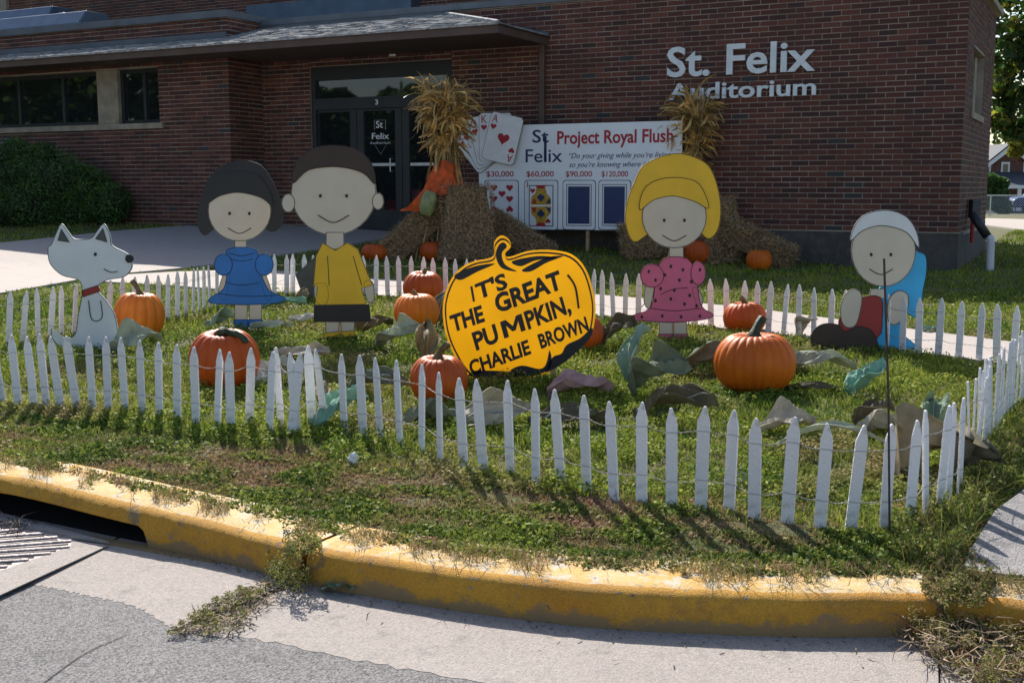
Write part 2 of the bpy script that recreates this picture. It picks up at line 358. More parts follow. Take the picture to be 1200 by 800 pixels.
# ---------------------------------------------------------------- lettering
def text_mesh(s, bold=0., shear=0.):
    cu = bpy.data.curves.new('t', 'FONT'); cu.body = s; cu.size = 1; cu.offset = bold; cu.shear = shear; cu.extrude = .5; cu.resolution_u = 3
    o = bpy.data.objects.new('t', cu); COL.objects.link(o)
    me = bpy.data.meshes.new_from_object(o); bpy.data.objects.remove(o); bpy.data.curves.remove(cu)
    return me
def _bounds(me):
    a = np.empty(len(me.vertices) * 3); me.vertices.foreach_get('co', a); a = a.reshape(-1, 3); return a.min(0), a.max(0), a
_h = _bounds(text_mesh('H')); CAP = _h[1][1] - _h[0][1]
def letters(s, P, right, up, out, width, cap, thick, material, parent, name='lettering', bold=.01, shear=0., split=False):
    """P = left end of the baseline; right/up/out unit vectors"""
    me = text_mesh(s, bold, shear); lo, hi, a = _bounds(me)
    sx = width / (hi[0] - lo[0]); sy = cap / CAP
    right, up, out = Vector(right), Vector(up), Vector(out)
    base = wloc(parent)
    A = (a[:, 0:1] - lo[0]) * sx * np.array(right) + a[:, 1:2] * sy * np.array(up) + (a[:, 2:3] + .5) * thick * np.array(out) + np.array(P) - np.array(base)
    me.vertices.foreach_set('co', A.astype(np.float32).ravel()); me.update()
    me.materials.clear(); me.materials.append(material)
    if not split:
        o = link(name, me, parent); return o
    # one object per character: islands whose spans across the line overlap belong together
    bm = bmesh.new(); bm.from_mesh(me); bm.verts.ensure_lookup_table(); seen = set(); isl = []
    for v in bm.verts:
        if v.index in seen: continue
        st = [v]; seen.add(v.index); c = []
        while st:
            q = st.pop(); c.append(q.index)
            for e in q.link_edges:
                w = e.other_vert(q)
                if w.index not in seen: seen.add(w.index); st.append(w)
        xs = a[c, 0]; isl.append([xs.min(), xs.max(), c])
    isl.sort(key=lambda t: t[0]); grp = []
    for l, h, c in isl:
        if grp and l < grp[-1][1] - .25 * (h - l): grp[-1][1] = max(grp[-1][1], h); grp[-1][2] += c
        else: grp.append([l, h, list(c)])
    for l, h, c in grp:
        cs = {v: i for i, v in enumerate(c)}
        nm = bpy.data.meshes.new(name)
        nm.from_pydata([tuple(bm.verts[i].co) for i in c], [], [[cs[v.index] for v in f.verts] for f in bm.faces if f.verts[0].index in cs])
        nm.materials.append(material); link(name, nm, parent)
    bm.free(); bpy.data.meshes.remove(me)

# ---------------------------------------------------------------- ground, road, kerb, gutter, walks
def grid_sheet(name, xs, ys, zf, material, keep=None, kind='structure'):
    X, Y = np.meshgrid(xs, ys); Z = zf(X, Y); V = np.stack([X, Y, Z], -1).reshape(-1, 3)
    ny, nx = X.shape; i = (np.arange(ny - 1)[:, None] * nx + np.arange(nx - 1)[None]).ravel()
    F = np.stack([i, i + 1, i + 1 + nx, i + nx], -1)
    if keep is not None:
        c = V[F].mean(1); F = F[keep(c[:, 0], c[:, 1])]
    return raw_mesh(name, V, F, material, kind=kind, smooth=True)
xs = np.concatenate([np.linspace(-300, -20, 20), np.arange(-19, -6, .5), np.arange(-6, 6, .08), np.arange(6, 20, .5), np.linspace(21, 300, 20)])
ys = np.concatenate([np.arange(3, 8, .08), np.arange(8, 30, .4), np.arange(31, 60, 2), np.linspace(62, 400, 20)])
def lawn_z(X, Y):
    z = tz_np(X, Y)
    return z + .012 * np.sin(X * 3.1 + Y * 1.7) * np.cos(Y * 2.3 - X) * (Y > 4.6)
lawn_y0 = 3.
tag(grid_sheet('lawn_ground', xs, ys, lawn_z, K['soil'], keep=lambda x, y: kerb_signed(x, y) > .13), kind='structure')
def rect_sheet(name, x0, x1, y0, y1, z, m, kind='structure'):
    o = MB().add([(x0, y0, z), (x1, y0, z), (x1, y1, z), (x0, y1, z)], [(0, 1, 2, 3)]).build(name, m); o['kind'] = kind; return o
rect_sheet('road', -300, 300, -200, 30, -.012, K['asphalt'])

def sweep_kerb():
    pts = [hitz(x, y).xy for x, y in kerb_px]; ends = pts[0] + (pts[0] - pts[1]).normalized() * 12, pts[-1] + (pts[-1] - pts[-2]).normalized() * 10
    P = catmull([Vector((p.x, p.y, 0)) for p in pts], 10); P = [Vector((*ends[0], 0))] + P + [Vector((*ends[1], 0))]
    # resample finely
    Q = [P[0]]
    for a, b in zip(P, P[1:]):
        L = (b - a).length; n = max(1, int(L / .03)) if -4.5 < a.x < 4 else 1
        for k in range(n): Q.append(a.lerp(b, (k + 1) / n))
    P = Q
    x_in = hitz(173, 642).x                    # right-hand end of the drain inlet
    x_l = hitz(-330, 570).x
    jx = [hitz(352, 690).x, hitz(1108, 750).x]    # joints between the cast lengths
    segs = []; cur = []
    for i, p in enumerate(P):
        cur.append(i)
        if any((P[i].x < j <= P[min(i + 1, len(P) - 1)].x) for j in jx): segs.append(cur); cur = []
    segs.append(cur)
    root = thing('yellow_kerb', Vector((0, 4, 0)), 'long curving kerb painted yellow, worn pale on top, with a dark drain inlet at its left end', 'kerb'); root['kind'] = 'structure'; del root['category']
    rs = np.random.default_rng(3)
    for seg in segs:
        V, Fs, n = [], [], 0; prof_n = 9; mats = []
        for q, i in enumerate(seg):
            p = P[i]; d = (P[min(i + 1, len(P) - 1)] - P[max(i - 1, 0)]).normalized(); nrm = Vector((-d.y, d.x, 0))   # towards the lawn
            if q == 0 and seg is not segs[0]: p = p - d * .008
            if q == len(seg) - 1 and seg is not segs[-1]: p = p + d * .008
            h = float(kerb_h(p.x)); jt = lambda a: (rs.random() - .5) * a
            t = clamp((x_in - p.x) / .05) if p.x > x_l else 0
            zb = (h - .078) * math.sqrt(max(0, 1 - (1 - t) ** 2)) if t > 0 else 0
            prof = [(.10, zb * .999 if t > 0 else -.05), (.004, zb if t > 0 else -.05), (0, max(zb, .002) + .001), (.005, max(h * .45, zb + .010)), (.012, max(h * .74, zb + .022)), (.030, h * .89), (.065, h * .965), (.12, h * .995), (.36, h)]
            for k, (o, z) in enumerate(prof):
                V.append(p + nrm * (o + (jt(.006) if 2 < k < 8 else 0)) + ZZ * (z + (jt(.005) if 2 < k < 8 else 0)))
        m = len(seg)
        for q in range(m - 1):
            for k in range(prof_n - 1):
                a = q * prof_n + k; Fs.append((a, a + prof_n, a + prof_n + 1, a + 1)); mats.append(1 if k >= 6 else 0)
        mb = MB(); mb.add(V, Fs); mb.v = [tuple(v) for v in V]
        mb.f.append(tuple(range(0, prof_n))); mb.f.append(tuple(range((m - 1) * prof_n, m * prof_n))); mats += [0, 0]
        me = bpy.data.meshes.new('kerb_length'); base = wloc(root)
        me.from_pydata([tuple(Vector(v) - base) for v in mb.v], [], mb.f); me.materials.append(K['kerb']); me.materials.append(K['kerbtop'])
        me.polygons.foreach_set('material_index', mats); me.polygons.foreach_set('use_smooth', [True] * len(me.polygons))
        link('kerb_length', me, root)
    # inlet chamber
    a, b = hitz(-330, 555), hitz(176, 643)
    d = (b - a).normalized(); nrm = Vector((-d.y, d.x, 0)); mb = MB()
    a2 = a - nrm * .02 - ZZ * .3; L = (b - a).length + .02
    mb.box(a2 + nrm * .42, d * L, nrm * .03, ZZ * .38)                 # back
    mb.box(b + d * .0 - ZZ * .3 + nrm * .012, d * .03, nrm * .5, ZZ * .36)   # end wall
    mb.build('inlet_chamber', K['void'], root)
    mb = MB(); mb.box(a + nrm * .03 - ZZ * .06, d * L, nrm * .42, ZZ * .058); mb.build('inlet_floor', K['void'], root)
    # paint-edged lip along the foot of the inlet
    MB().box(a - nrm * .035 + ZZ * -.04, d * (L + .35), nrm * .06, ZZ * .045).build('inlet_lip', K['kerb'], root)
sweep_kerb()

# concrete gutter, cast in lengths
edge_px = [(-300, 640), (-80, 662), (30, 680), (100, 694), (160, 708), (215, 737), (300, 745), (400, 766), (500, 784), (600, 803), (760, 840), (950, 900), (1200, 980), (1500, 1000)]
def lerp_at(poly, t):
    L = [0]
    for a, b in zip(poly, poly[1:]): L.append(L[-1] + (b - a).length)
    t *= L[-1]
    for i in range(len(poly) - 1):
        if t <= L[i + 1]: return poly[i].lerp(poly[i + 1], (t - L[i]) / max(1e-9, L[i + 1] - L[i]))
    return poly[-1].copy()
kf = catmull([hitz(x, y) for x, y in kerb_px], 6); eg = catmull([hitz(x, y) for x, y in edge_px], 6)
gut = thing('gutter', Vector((0, 4, 0)), 'pale concrete gutter slabs between yellow kerb and grey asphalt', 'gutter'); gut['kind'] = 'structure'; del gut['category']
def by_x(poly, x, dy=0.):
    for a, b in zip(poly, poly[1:]):
        if (a.x - x) * (b.x - x) <= 0 and a.x != b.x: return a.lerp(b, (x - a.x) / (b.x - a.x))
    return poly[0].copy() if abs(poly[0].x - x) < abs(poly[-1].x - x) else poly[-1].copy()
def gutter_slab(k0, k1, e0, e1, n=60):
    up = []; lo = []
    for i in range(n + 1):
        t = i / n; a = by_x(kf, k0 + (k1 - k0) * t); b = by_x(eg, e0 + (e1 - e0) * t)
        wob = Vector((0, .010 * math.sin(i * 2.9) + .007 * math.sin(i * 7.7), 0)) if 0 < i < n else Vector((0, 0, 0))
        up.append(a + Vector((0, .05, 0))); lo.append(b + wob)
    mb = MB(); V = []; Fs = []
    for a, b in zip(up, lo): V += [Vector((a.x, a.y, .002)), Vector((b.x, b.y, -.0105)), Vector((b.x, b.y, -.03))]
    for i in range(n): q = i * 3; Fs += [(q, q + 1, q + 4, q + 3), (q + 1, q + 2, q + 5, q + 4)]
    mb.add(V, Fs).build('concrete_slab', K['concrete'], gut)
xg0, xe0 = hitz(128, 640).x, hitz(-20, 705).x
xj, xe = hitz(352, 690).x, hitz(205, 742).x
gutter_slab(hitz(-260, 566).x, xg0 - .008, hitz(-300, 640).x, xe0 + .05)
gutter_slab(xg0 + .008, xj - .02, xe0 + .08, xe - .02)
gutter_slab(xj + .01, hitz(1108, 750).x - .006, xe + .03, hitz(1100, 950).x)
gutter_slab(hitz(1108, 750).x + .006, hitz(1420, 812).x, hitz(1100, 950).x + .01, hitz(1500, 1000).x)
# tar-sealed crack in the asphalt
mb = MB(); cp = [hitz(x, y) for x, y in ((148, 741), (120, 752), (96, 764), (80, 775), (62, 788), (40, 806), (0, 838))]
for a, b in zip(cp, cp[1:]):
    d = (b - a).normalized(); nn = Vector((-d.y, d.x, 0)) * .002
    mb.add([a - nn - ZZ * .009, b - nn - ZZ * .009, b + nn - ZZ * .009, a + nn - ZZ * .009], [(0, 1, 2, 3)])
tag(mb.build('road_crack', K['void']), kind='structure')

# drain grate
gr = thing('drain_grate', hitz(60, 650), 'cast iron storm drain grate set in the gutter below the kerb inlet', 'drain grate')
q = [hitz(-150, 648), hitz(-60, 596), hitz(125, 640), hitz(-6, 700)]
fr = MB()
MB().add([p + ZZ * .004 for p in q], [(0, 1, 2, 3)]).build('pit_shade_sheet', K['void'], gr)  # flat black sheet, its colour stands for the shade in the pit
pl = [(-150, 648), (0, 699), (127, 640.5), (84, 634), (83, 641), (60, 650), (33, 659), (8, 668), (-14, 674), (-80, 655)]
MB().prism([hitz(x, y) + ZZ * .004 for x, y in pl], ZZ * .004).build('frame', K['concrete'], gr)
MB().prism([hitz(x, y) + ZZ * .006 for x, y in ((-60, 588), (30, 612), (128, 638.5), (84, 632.5), (60, 626), (30, 621), (-60, 606))], ZZ * .012).build('frame', K['concrete'], gr)
MB().prism([hitz(x, y) + ZZ * .004 for x, y in ((-60, 614), (32, 618), (56, 624), (72, 629), (90, 634.5), (89, 646), (66, 655), (40, 663), (14, 672), (-60, 682))], ZZ * .003).build('plate', K['iron'], gr)
for (y0, x1, y1) in ((628, 26, 624.2), (634.2, 52, 629.5), (640, 68, 634.2), (645.6, 80, 639.5), (651.6, 66, 647), (657.6, 40, 654.6), (663.6, 14, 662)):
    a = hitz(-60, y0 + (y0 - y1) * 60 / x1, .0); b = hitz(x1, y1); d = (b - a).normalized(); nn = Vector((-d.y, d.x, 0)); MB().box(a - nn * .011 + ZZ * .0072, d * (b - a).length, nn * .022, ZZ * .001).build('slot_shade_strip', K['void'], gr)  # black strips on the plate paint in the shade between the bars
for (y0, x1, y1) in ((625, 28, 621.5), (631, 52, 627), (637, 68, 631.5), (642.5, 84, 636), (648.5, 82, 643), (654.5, 60, 650.5), (660.5, 34, 658), (666.5, 9, 666)):
    a = hitz(-60, y0 + (y0 - y1) * 60 / x1, .0); b = hitz(x1, y1)
    d = (b - a).normalized(); nn = Vector((-d.y, d.x, 0))
    MB().box(a - nn * .012 + ZZ * .004, d * (b - a).length, nn * .024, ZZ * .012).build('bar', K['iron'], gr, bevel=.006)

# concrete walks
def loft_walk(name, up_px, lo_px, material, slab=None, dz=.03, n=40):
    up = [G(x, y) for x, y in up_px]; lo = [G(x, y) for x, y in lo_px]
    L = sum((b - a).length for a, b in zip(lo, lo[1:]))
    root = thing(name, lerp_at(lo, .5), 'x', 'x'); del root['category']; del root['label']; root['kind'] = 'structure'
    ns = max(1, round(L / slab)) if slab else 1
    for s in range(ns):
        t0, t1 = s / ns, (s + 1) / ns; g = (.007 / L) if slab else 0; m = max(3, n // ns); V = []; Fs = []; w = 5
        for i in range(m + 1):
            t = t0 + g + (t1 - t0 - 2 * g) * i / m; a, b = lerp_at(up, t), lerp_at(lo, t)
            row = [a.lerp(b, k / w) for k in range(w + 1)]
            row = [Vector((p.x, p.y, tz(p.x, p.y) + dz)) for p in row]
            V += [row[0] - ZZ * .1] + row + [row[-1] - ZZ * .1]
        c = w + 3
        for i in range(m):
            for k in range(c - 1): a = i * c + k; Fs.append((a, a + 1, a + c + 1, a + c))
        Fs.append(tuple(range(c))); Fs.append(tuple(m * c + k for k in range(c)))
        MB().add(V, Fs).build('concrete_slab', material, root)
    return up, lo
path_up = [(150, 324), (200, 321), (260, 319), (335, 320), (400, 325), (450, 330), (520, 334), (700, 348), (850, 361), (910, 368), (1060, 388), (1200, 406), (1340, 428)]
path_lo = [(112, 332), (200, 337), (260, 342), (335, 345), (400, 347), (450, 349), (560, 358), (700, 373), (820, 385), (940, 398), (1133, 424), (1250, 441), (1400, 466)]
walk_up = [(-200, 299), (0, 287), (133, 273), (200, 268), (300, 262), (365, 259), (450, 258), (545, 258)]
walk_lo = [(-200, 372), (0, 347), (123, 325), (200, 318), (250, 312), (320, 302), (367, 295), (430, 285), (480, 277), (560, 262)]
pu, plw = loft_walk('path', path_up, path_lo, K['walk'], 1.25, .03)
wu, wl_ = loft_walk('entrance_walk', walk_up, walk_lo, K['walk'], None, .035)
side_up = [(1140, 256.5), (1200, 258), (1350, 262)]; side_lo = [(1140, 263), (1200, 271), (1350, 292)]
su, slw = loft_walk('side_walk', side_up, side_lo, K['walk'], None, .03)
def in_poly(X, Y, poly):
    r = np.zeros(X.shape, bool); n = len(poly)
    for i in range(n):
        x0, y0 = poly[i][0], poly[i][1]; x1, y1 = poly[(i + 1) % n][0], poly[(i + 1) % n][1]
        if y0 == y1: continue
        c = ((y0 > Y) != (y1 > Y)) & (X < (x1 - x0) * (Y - y0) / (y1 - y0) + x0); r ^= c
    return r
# old sidewalk slab meeting the kerb on the right
sw_px = [(1128, 668), (1138, 648), (1165, 612), (1200, 588), (1290, 530), (1460, 600), (1400, 700), (1200, 676)]
SWP = [hitz(x, y, .16) for x, y in sw_px]
o = MB().prism([Vector((p.x, p.y, max(.165, tz(p.x, p.y) + .035 if i_ not in (0, 7) else .165) - .075)) for i_, p in enumerate(SWP)], ZZ * .075).build('sidewalk', K['oldwalk']); o['kind'] = 'structure'
EXC = [[(p.x, p.y) for p in pu + plw[::-1]], [(p.x, p.y) for p in wu + wl_[::-1]], [(p.x, p.y) for p in su + slw[::-1]], [(p.x, p.y) for p in SWP]]

# ---------------------------------------------------------------- the auditorium building
BLD = thing('auditorium_building', Vector((CN.x, CN.y, .4)), 'low dark red brick auditorium with shingled entrance canopy, glass doors and white wall letters', 'building')
Z_TOP = SW(1155, 0)[1]                       # underside of the coping on the side wall
rec = .0
s_wingR = 0
# wing plane stands forward of the front wall by FW
sM_310, _ = M(310, 180)
def wing_off():
    # forward distance at which the wing corner (x = 275) and the recess line (x = 310) share one s
    lo, hi = .2, 2.5
    for _ in range(40):
        m = (lo + hi) / 2
        if M(275, 180, m)[0] > sM_310: hi = m
        else: lo = m
    return (lo + hi) / 2
FW = abs(wing_off())
if FW > 2.2 or FW < .3: FW = .9
SWG = sM_310                                   # s of the wing's right-hand end
CW, BH, BL = .0762, .0635, .243                 # course height, brick height, brick length
def P(s, z, off=0.): return CN + UU * s + NN * off + ZZ * z
def Q(t, z, off=0.): return CN + VV * t - UU * off + ZZ * z
def brickwork(parent, frame, right, out, s0, s1, z0, z1, holes=(), pick=None, name='brick', seed=0, L=BL, stack=None):
    """bricks in running bond on a plane; pick(center) -> True for those made as single parts"""
    rs = random.Random(seed); many = MB(); single = []
    k = 0; z = z0
    while z < z1 - .01:
        zt = min(z + BH, z1); s = s0 - (0 if k % 2 == 0 else .1275) 
        while s < s1:
            a, b = max(s, s0), min(s + L, s1); s += L + .012
            if b - a < .03: continue
            spans = [(a, b)]
            for (h0, h1, g0, g1) in holes:
                if zt > g0 + .01 and z < g1 - .01:
                    ns = []
                    for (p, q_) in spans:
                        if q_ <= h0 or p >= h1: ns.append((p, q_)); continue
                        if p < h0 - .03: ns.append((p, h0 - .004))
                        if q_ > h1 + .03: ns.append((h1 + .004, q_))
                    spans = ns
            for (p, q_) in spans:
                dp = .007 + rs.uniform(-.0025, .002); jz = rs.uniform(-.0015, .0015)
                o = frame(p, z + jz, -.012); dims = (q_ - p, .012 + dp, zt - z)
                if pick and pick(frame((p + q_) / 2, z, 0)): single.append((o, dims))
                else: many.box(o, right * dims[0], out * dims[1], ZZ * dims[2])
        z += CW; k += 1
    if many.v:
        fs = many.f; many.f = [f for i, f in enumerate(fs) if i % 6 != 2]     # the face against the wall is dropped
        o = many.build(name + 's' if name == 'brick' else name, K['brickN'], parent, kind='stuff')
    return single
unit = bpy.data.meshes.new('brick'); bmu = bmesh.new(); bmesh.ops.create_cube(bmu, size=1)
for v in bmu.verts: v.co += Vector((.5, .5, .5))
bmesh.ops.bevel(bmu, geom=[e for e in bmu.edges], offset=.012, segments=1, affect='EDGES'); bmu.to_mesh(unit); bmu.free(); unit.materials.append(K['brick1'])
def place_bricks(parent, lst, right, out):
    R = Matrix((right, out, ZZ)).transposed()
    for o_, d in lst:
        o = link('brick', unit, parent, o_); o.rotation_euler = R.to_euler(); o.scale = d

z_f = (M(1119, 273)[1] + M(877, 269.5)[1]) / 2          # top of the concrete foundation
sDR, sDL = M(530, 180)[0], M(365, 180)[0]               # door opening, right and left
zDH = M(450, 74)[1]
S_END = SWG + 12.0
zfl = tz(*(P(sDR + 1, 0).xy)) + .02                      # floor level at the doors
zW_par = M(400, 23)[1]
ZP = M(690, 0)[1]                                        # parapet top of the front wall
print('FW', round(FW, 2), 'parapet', round(ZP, 2), round(zW_par, 2), 'Z_TOP', round(Z_TOP, 2), 'zf', round(z_f, 2), 'door', round(sDR, 2), round(sDL, 2), round(zDH, 2), 'floor', round(zfl, 2), 'SWG', round(SWG, 2))
# front wall body, split round the doorway
fw = MB(); TH = .35
fw.box(P(0, z_f), UU * sDR, -NN * TH, ZZ * (ZP - z_f))
fw.box(P(sDR, zDH), UU * (sDL - sDR), -NN * TH, ZZ * (ZP - zDH))
fw.box(P(sDL, zfl - .3), UU * (SWG + .3 - sDL), -NN * TH, ZZ * (ZP - zfl + .3))
front = fw.build('front_wall', K['mortar'], BLD)
cand = []
single = brickwork(front, P, UU, NN, .0, sDR, z_f + .012, ZP - .02, pick=lambda c: (c - CN).dot(UU) < 2.7 and c.z < 3.62, seed=1)
single.sort(key=lambda t: (Vector(t[0]) - Ov).length)
place_bricks(front, single[:300], UU, NN)
rest = MB()
for o_, d in single[300:]: rest.box(o_, UU * d[0], NN * d[1], ZZ * d[2])
if rest.v: rest.build('bricks', K['brickN'], front, kind='stuff')
brickwork(front, P, UU, NN, sDR, sDL, zDH + .01, ZP - .02, seed=2)
brickwork(front, P, UU, NN, sDL, SWG, zfl - .1, ZP - .02, seed=3)
# foundation of front and side
fo = MB(); fo.box(P(-.03, -.4, .035), UU * (sDR + .03), -NN * .5, ZZ * (z_f + .4)); 
SL = SW(1157.5, 200)[0]                                  # length of the side wall
print('side length', SL)
fo.box(Q(.466, -.6, .03), VV * (SL - .46), UU * .45, ZZ * (z_f + .55))
fo.build('foundation', K['found'], BLD)
# limestone water table on the foundation edge
MB().box(P(-.045, z_f - .004, .045), UU * (sDR + .045), -NN * .04, ZZ * .018).build('ledge', K['stone'], BLD)
# side wall with its slit window
w0, w1 = SW(1139, 100)[0], SW(1152.5, 100)[0]; wz0, wz1 = SW(1144, 134)[1], SW(1145, 58)[1]
print('side window', w0, w1, wz0, wz1)
sd_ = MB(); 
sd_.box(Q(TH + .002, z_f - .05), VV * (w0 - TH), UU * TH, ZZ * (Z_TOP - z_f + .05))
sd_.box(Q(w1, z_f - .05), VV * (SL - w1), UU * TH, ZZ * (Z_TOP - z_f + .05))
sd_.box(Q(w0, z_f - .05), VV * (w1 - w0), UU * TH, ZZ * (wz0 - z_f + .05)); sd_.box(Q(w0, wz1), VV * (w1 - w0), UU * TH, ZZ * (Z_TOP - wz1))
side = sd_.build('side_wall', K['mortar'], BLD)
brickwork(side, Q, VV, -UU, .0, SL, z_f + .012 - CW * 0, Z_TOP - .02, holes=[(w0, w1, wz0, wz1)], seed=4)
wf = MB().box(Q(w0, wz0, -.16), VV * (w1 - w0), UU * .05, ZZ * (wz1 - wz0)).build('window', K['frame'], side)
MB().box(Q(w0 + .06, wz0 + .06, -.14), VV * (w1 - w0 - .12), UU * .03, ZZ * (wz1 - wz0 - .12)).build('pane', K['glass'], wf)
MB().box(Q(w1 - .34, wz0 + .01, -.10), VV * .32, UU * .05, ZZ * (wz1 - wz0 - .02)).build('stone_panel', K['stone'], side)
MB().box(Q(w0 - .04, wz0 - .09, .03), VV * (w1 - w0 + .08), UU * .19, ZZ * .09).build('sill', K['stone'], side)
MB().box(Q(-.06, Z_TOP, .10), VV * (SL + .16), UU * .5, ZZ * .09).build('coping', K['stone'], BLD)
# rear and interior closure, roof
rf = MB(); rf.box(P(0.02, ZP - .25, -.02), UU * (S_END), -NN * (SL - .1), ZZ * .12)
rf.build('roof', K['mortar'], BLD)
rw = MB(); rw.box(Q(SL - .3, 0, -.02), UU * (S_END), VV * .28, ZZ * (ZP - .3)); rw.build('rear_wall', K['mortar'], BLD)
MB().box(P(sDR - .5, zfl - .3, -3.2), UU * 4.5, NN * 2.7, ZZ * .3).build('hall_floor', K['dkbrown'], BLD)
MB().box(P(sDR - .5, zfl, -3.4), UU * 4.5, NN * .1, ZZ * 3).build('hall_wall', K['grey'], BLD)
# coping of the front parapet
cp_ = MB(); cp_.box(P(-.08, ZP, .06), UU * (SWG + .2), -NN * .48, ZZ * .10)
cp_.build('coping', K['coping'], BLD)

# left wing, forward of the recess
zL = M(270, 20, FW)[1]
def PW(s, z, off=0.): return P(s, z, FW + off)
zsill = M(100, 147, FW)[1]; zhead = M(100, 84, FW)[1]
s186, s135, s111 = M(186, 110, FW)[0], M(135, 110, FW)[0], M(111, 110, FW)[0]
print('wing', round(zL, 2), 'sill/head', round(zsill, 2), round(zhead, 2), s186, s135, s111)
wl2 = MB()
wl2.box(PW(SWG, .3), UU * (S_END - SWG), -NN * .3, ZZ * (zsill - .3))
wl2.box(PW(SWG, zhead), UU * (S_END - SWG), -NN * .3, ZZ * (zL - zhead))
wl2.box(PW(SWG, zsill), UU * (s186 - SWG), -NN * .3, ZZ * (zhead - zsill))
wing = wl2.build('wing_wall', K['mortar'], BLD)
brickwork(wing, PW, UU, NN, SWG, S_END, .55, zL - .01, holes=[(s186, S_END + 1, zsill - .005, zhead)], seed=6)
ws = MB().box(PW(SWG, .3, -.3), UU * .3, -NN * (FW - .3), ZZ * (zL - .3)).build('wing_side_wall', K['mortar'], BLD)
fr_ws = lambda t, z, off=0.: CN + UU * (SWG - off) - NN * (t - FW) + ZZ * z
brickwork(ws, fr_ws, -NN, -UU, 0, FW - .01, .55, zL - .01, seed=7)
MB().box(PW(SWG - .06, zL, .07), UU * (S_END - SWG + .1), -NN * .45, ZZ * .12).build('coping', K['coping'], BLD)
MB().box(PW(SWG - .058, zL + .002, -.38), UU * .42, -NN * (FW - .3), ZZ * .114).build('coping', K['coping'], BLD)
sl_ = MB().box(PW(s186 - .1, zsill - .10, .05), UU * (S_END - s186), -NN * .3, ZZ * .10).build('sill', K['stone'], wing)
MB().box(PW(s135, zsill + .001, -.06), UU * (s111 - s135), -NN * .2, ZZ * (zhead - zsill - .002)).build('stone_pillar', K['stone'], wing)
def window(parent, a, b, z0, z1, mull, off, plane=PW):
    f = MB(); fwid = .07
    f.box(plane(a, z0, off), UU * (b - a), -NN * .07, ZZ * fwid); f.box(plane(a, z1 - fwid, off), UU * (b - a), -NN * .07, ZZ * fwid)
    f.box(plane(a, z0 + fwid, off), UU * fwid, -NN * .07, ZZ * (z1 - z0 - 2 * fwid)); f.box(plane(b - fwid, z0 + fwid, off), UU * fwid, -NN * .07, ZZ * (z1 - z0 - 2 * fwid))
    for m_ in mull: f.box(plane(m_ - .035, z0 + fwid, off), UU * .07, -NN * .07, ZZ * (z1 - z0 - 2 * fwid))
    o = f.build('window', K['frame'], parent)
    ed = [a + .06] + sorted(mull) + [b - .06]
    for p, q_ in zip(ed, ed[1:]):
        MB().box(plane(p + .02, z0 + .05, off - .04), UU * (q_ - p - .04), -NN * .012, ZZ * (z1 - z0 - .1)).build('pane', K['glass'], o)
window(wing, s186 + .002, s135 - .002, zsill + .002, zhead - .002, [s186 + (s135 - s186) * .45], -.14)
w_ = (M(67, 110, FW)[0], M(15, 110, FW)[0])
window(wing, s111 + .002, S_END - 1, zsill + .002, zhead - .002, [w_[0], w_[1], w_[1] * 2 - w_[0] + .1, w_[1] * 3 - 2 * w_[0] + .3], -.14)
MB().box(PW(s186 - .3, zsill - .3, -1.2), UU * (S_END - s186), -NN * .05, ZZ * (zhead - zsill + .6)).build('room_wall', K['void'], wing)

# entrance canopy: lean-to shingle roof on a boxed eave
sC, zC = M(641, 52.5)                                      # where the eave meets the front wall
def find_depth():
    lo, hi = .1, 5
    for _ in range(50):
        m = (lo + hi) / 2; p = P(sC, zC, m) - Ov; x = 600 + FPX * p.dot(Rv) / p.dot(Fv)
        if x > 582: lo = m
        else: hi = m
    return lo
DC = find_depth(); zJ = M(522, 17)[1]; sJ = M(522, 17)[0]
print('canopy depth', round(DC, 2), 'eave z', round(zC, 2), 'junction', round(zJ, 2), sJ)
FA = .13
can = thing('canopy', P(sJ, zC, DC / 2), 'x', 'x'); del can['category']; del can['label']; can.parent = BLD; can.location = P(sJ, zC, DC / 2) - BLD.location
MB().box(P(sC, zC, .005), UU * (S_END - sC), NN * (DC - .03), ZZ * .05).build('soffit', K['soffit'], can)
MB().box(P(sC, zC - .012, DC - .02), UU * (S_END - sC), NN * .03, ZZ * FA).build('fascia', K['fascia'], can)
MB().box(P(sC - .028, zC - .012, .006), UU * .026, NN * (DC + .004), ZZ * FA).build('fascia', K['fascia'], can)
ov = .05; zE = zC + FA - .01; top = []
E1, E2 = P(sC - ov, zE, DC + ov), P(S_END, zE, DC + ov); Wp = P(sC - ov, zE, .01); J1, J2 = P(sJ, zJ, .01), P(S_END, zJ, .01)
rb = MB(); rb.add([E1, E2, J2, J1, Wp], [(0, 1, 2, 3), (0, 3, 4)]); rb.add([E1 - ZZ * .02, E2 - ZZ * .02, J2 - ZZ * .02, J1 - ZZ * .02, Wp - ZZ * .02], [(3, 2, 1, 0), (4, 3, 0)])
rb.add([E1, E2, E2 - ZZ * .02, E1 - ZZ * .02], [(0, 1, 2, 3)]); rb.build('roof_deck', K['shingle'], can)
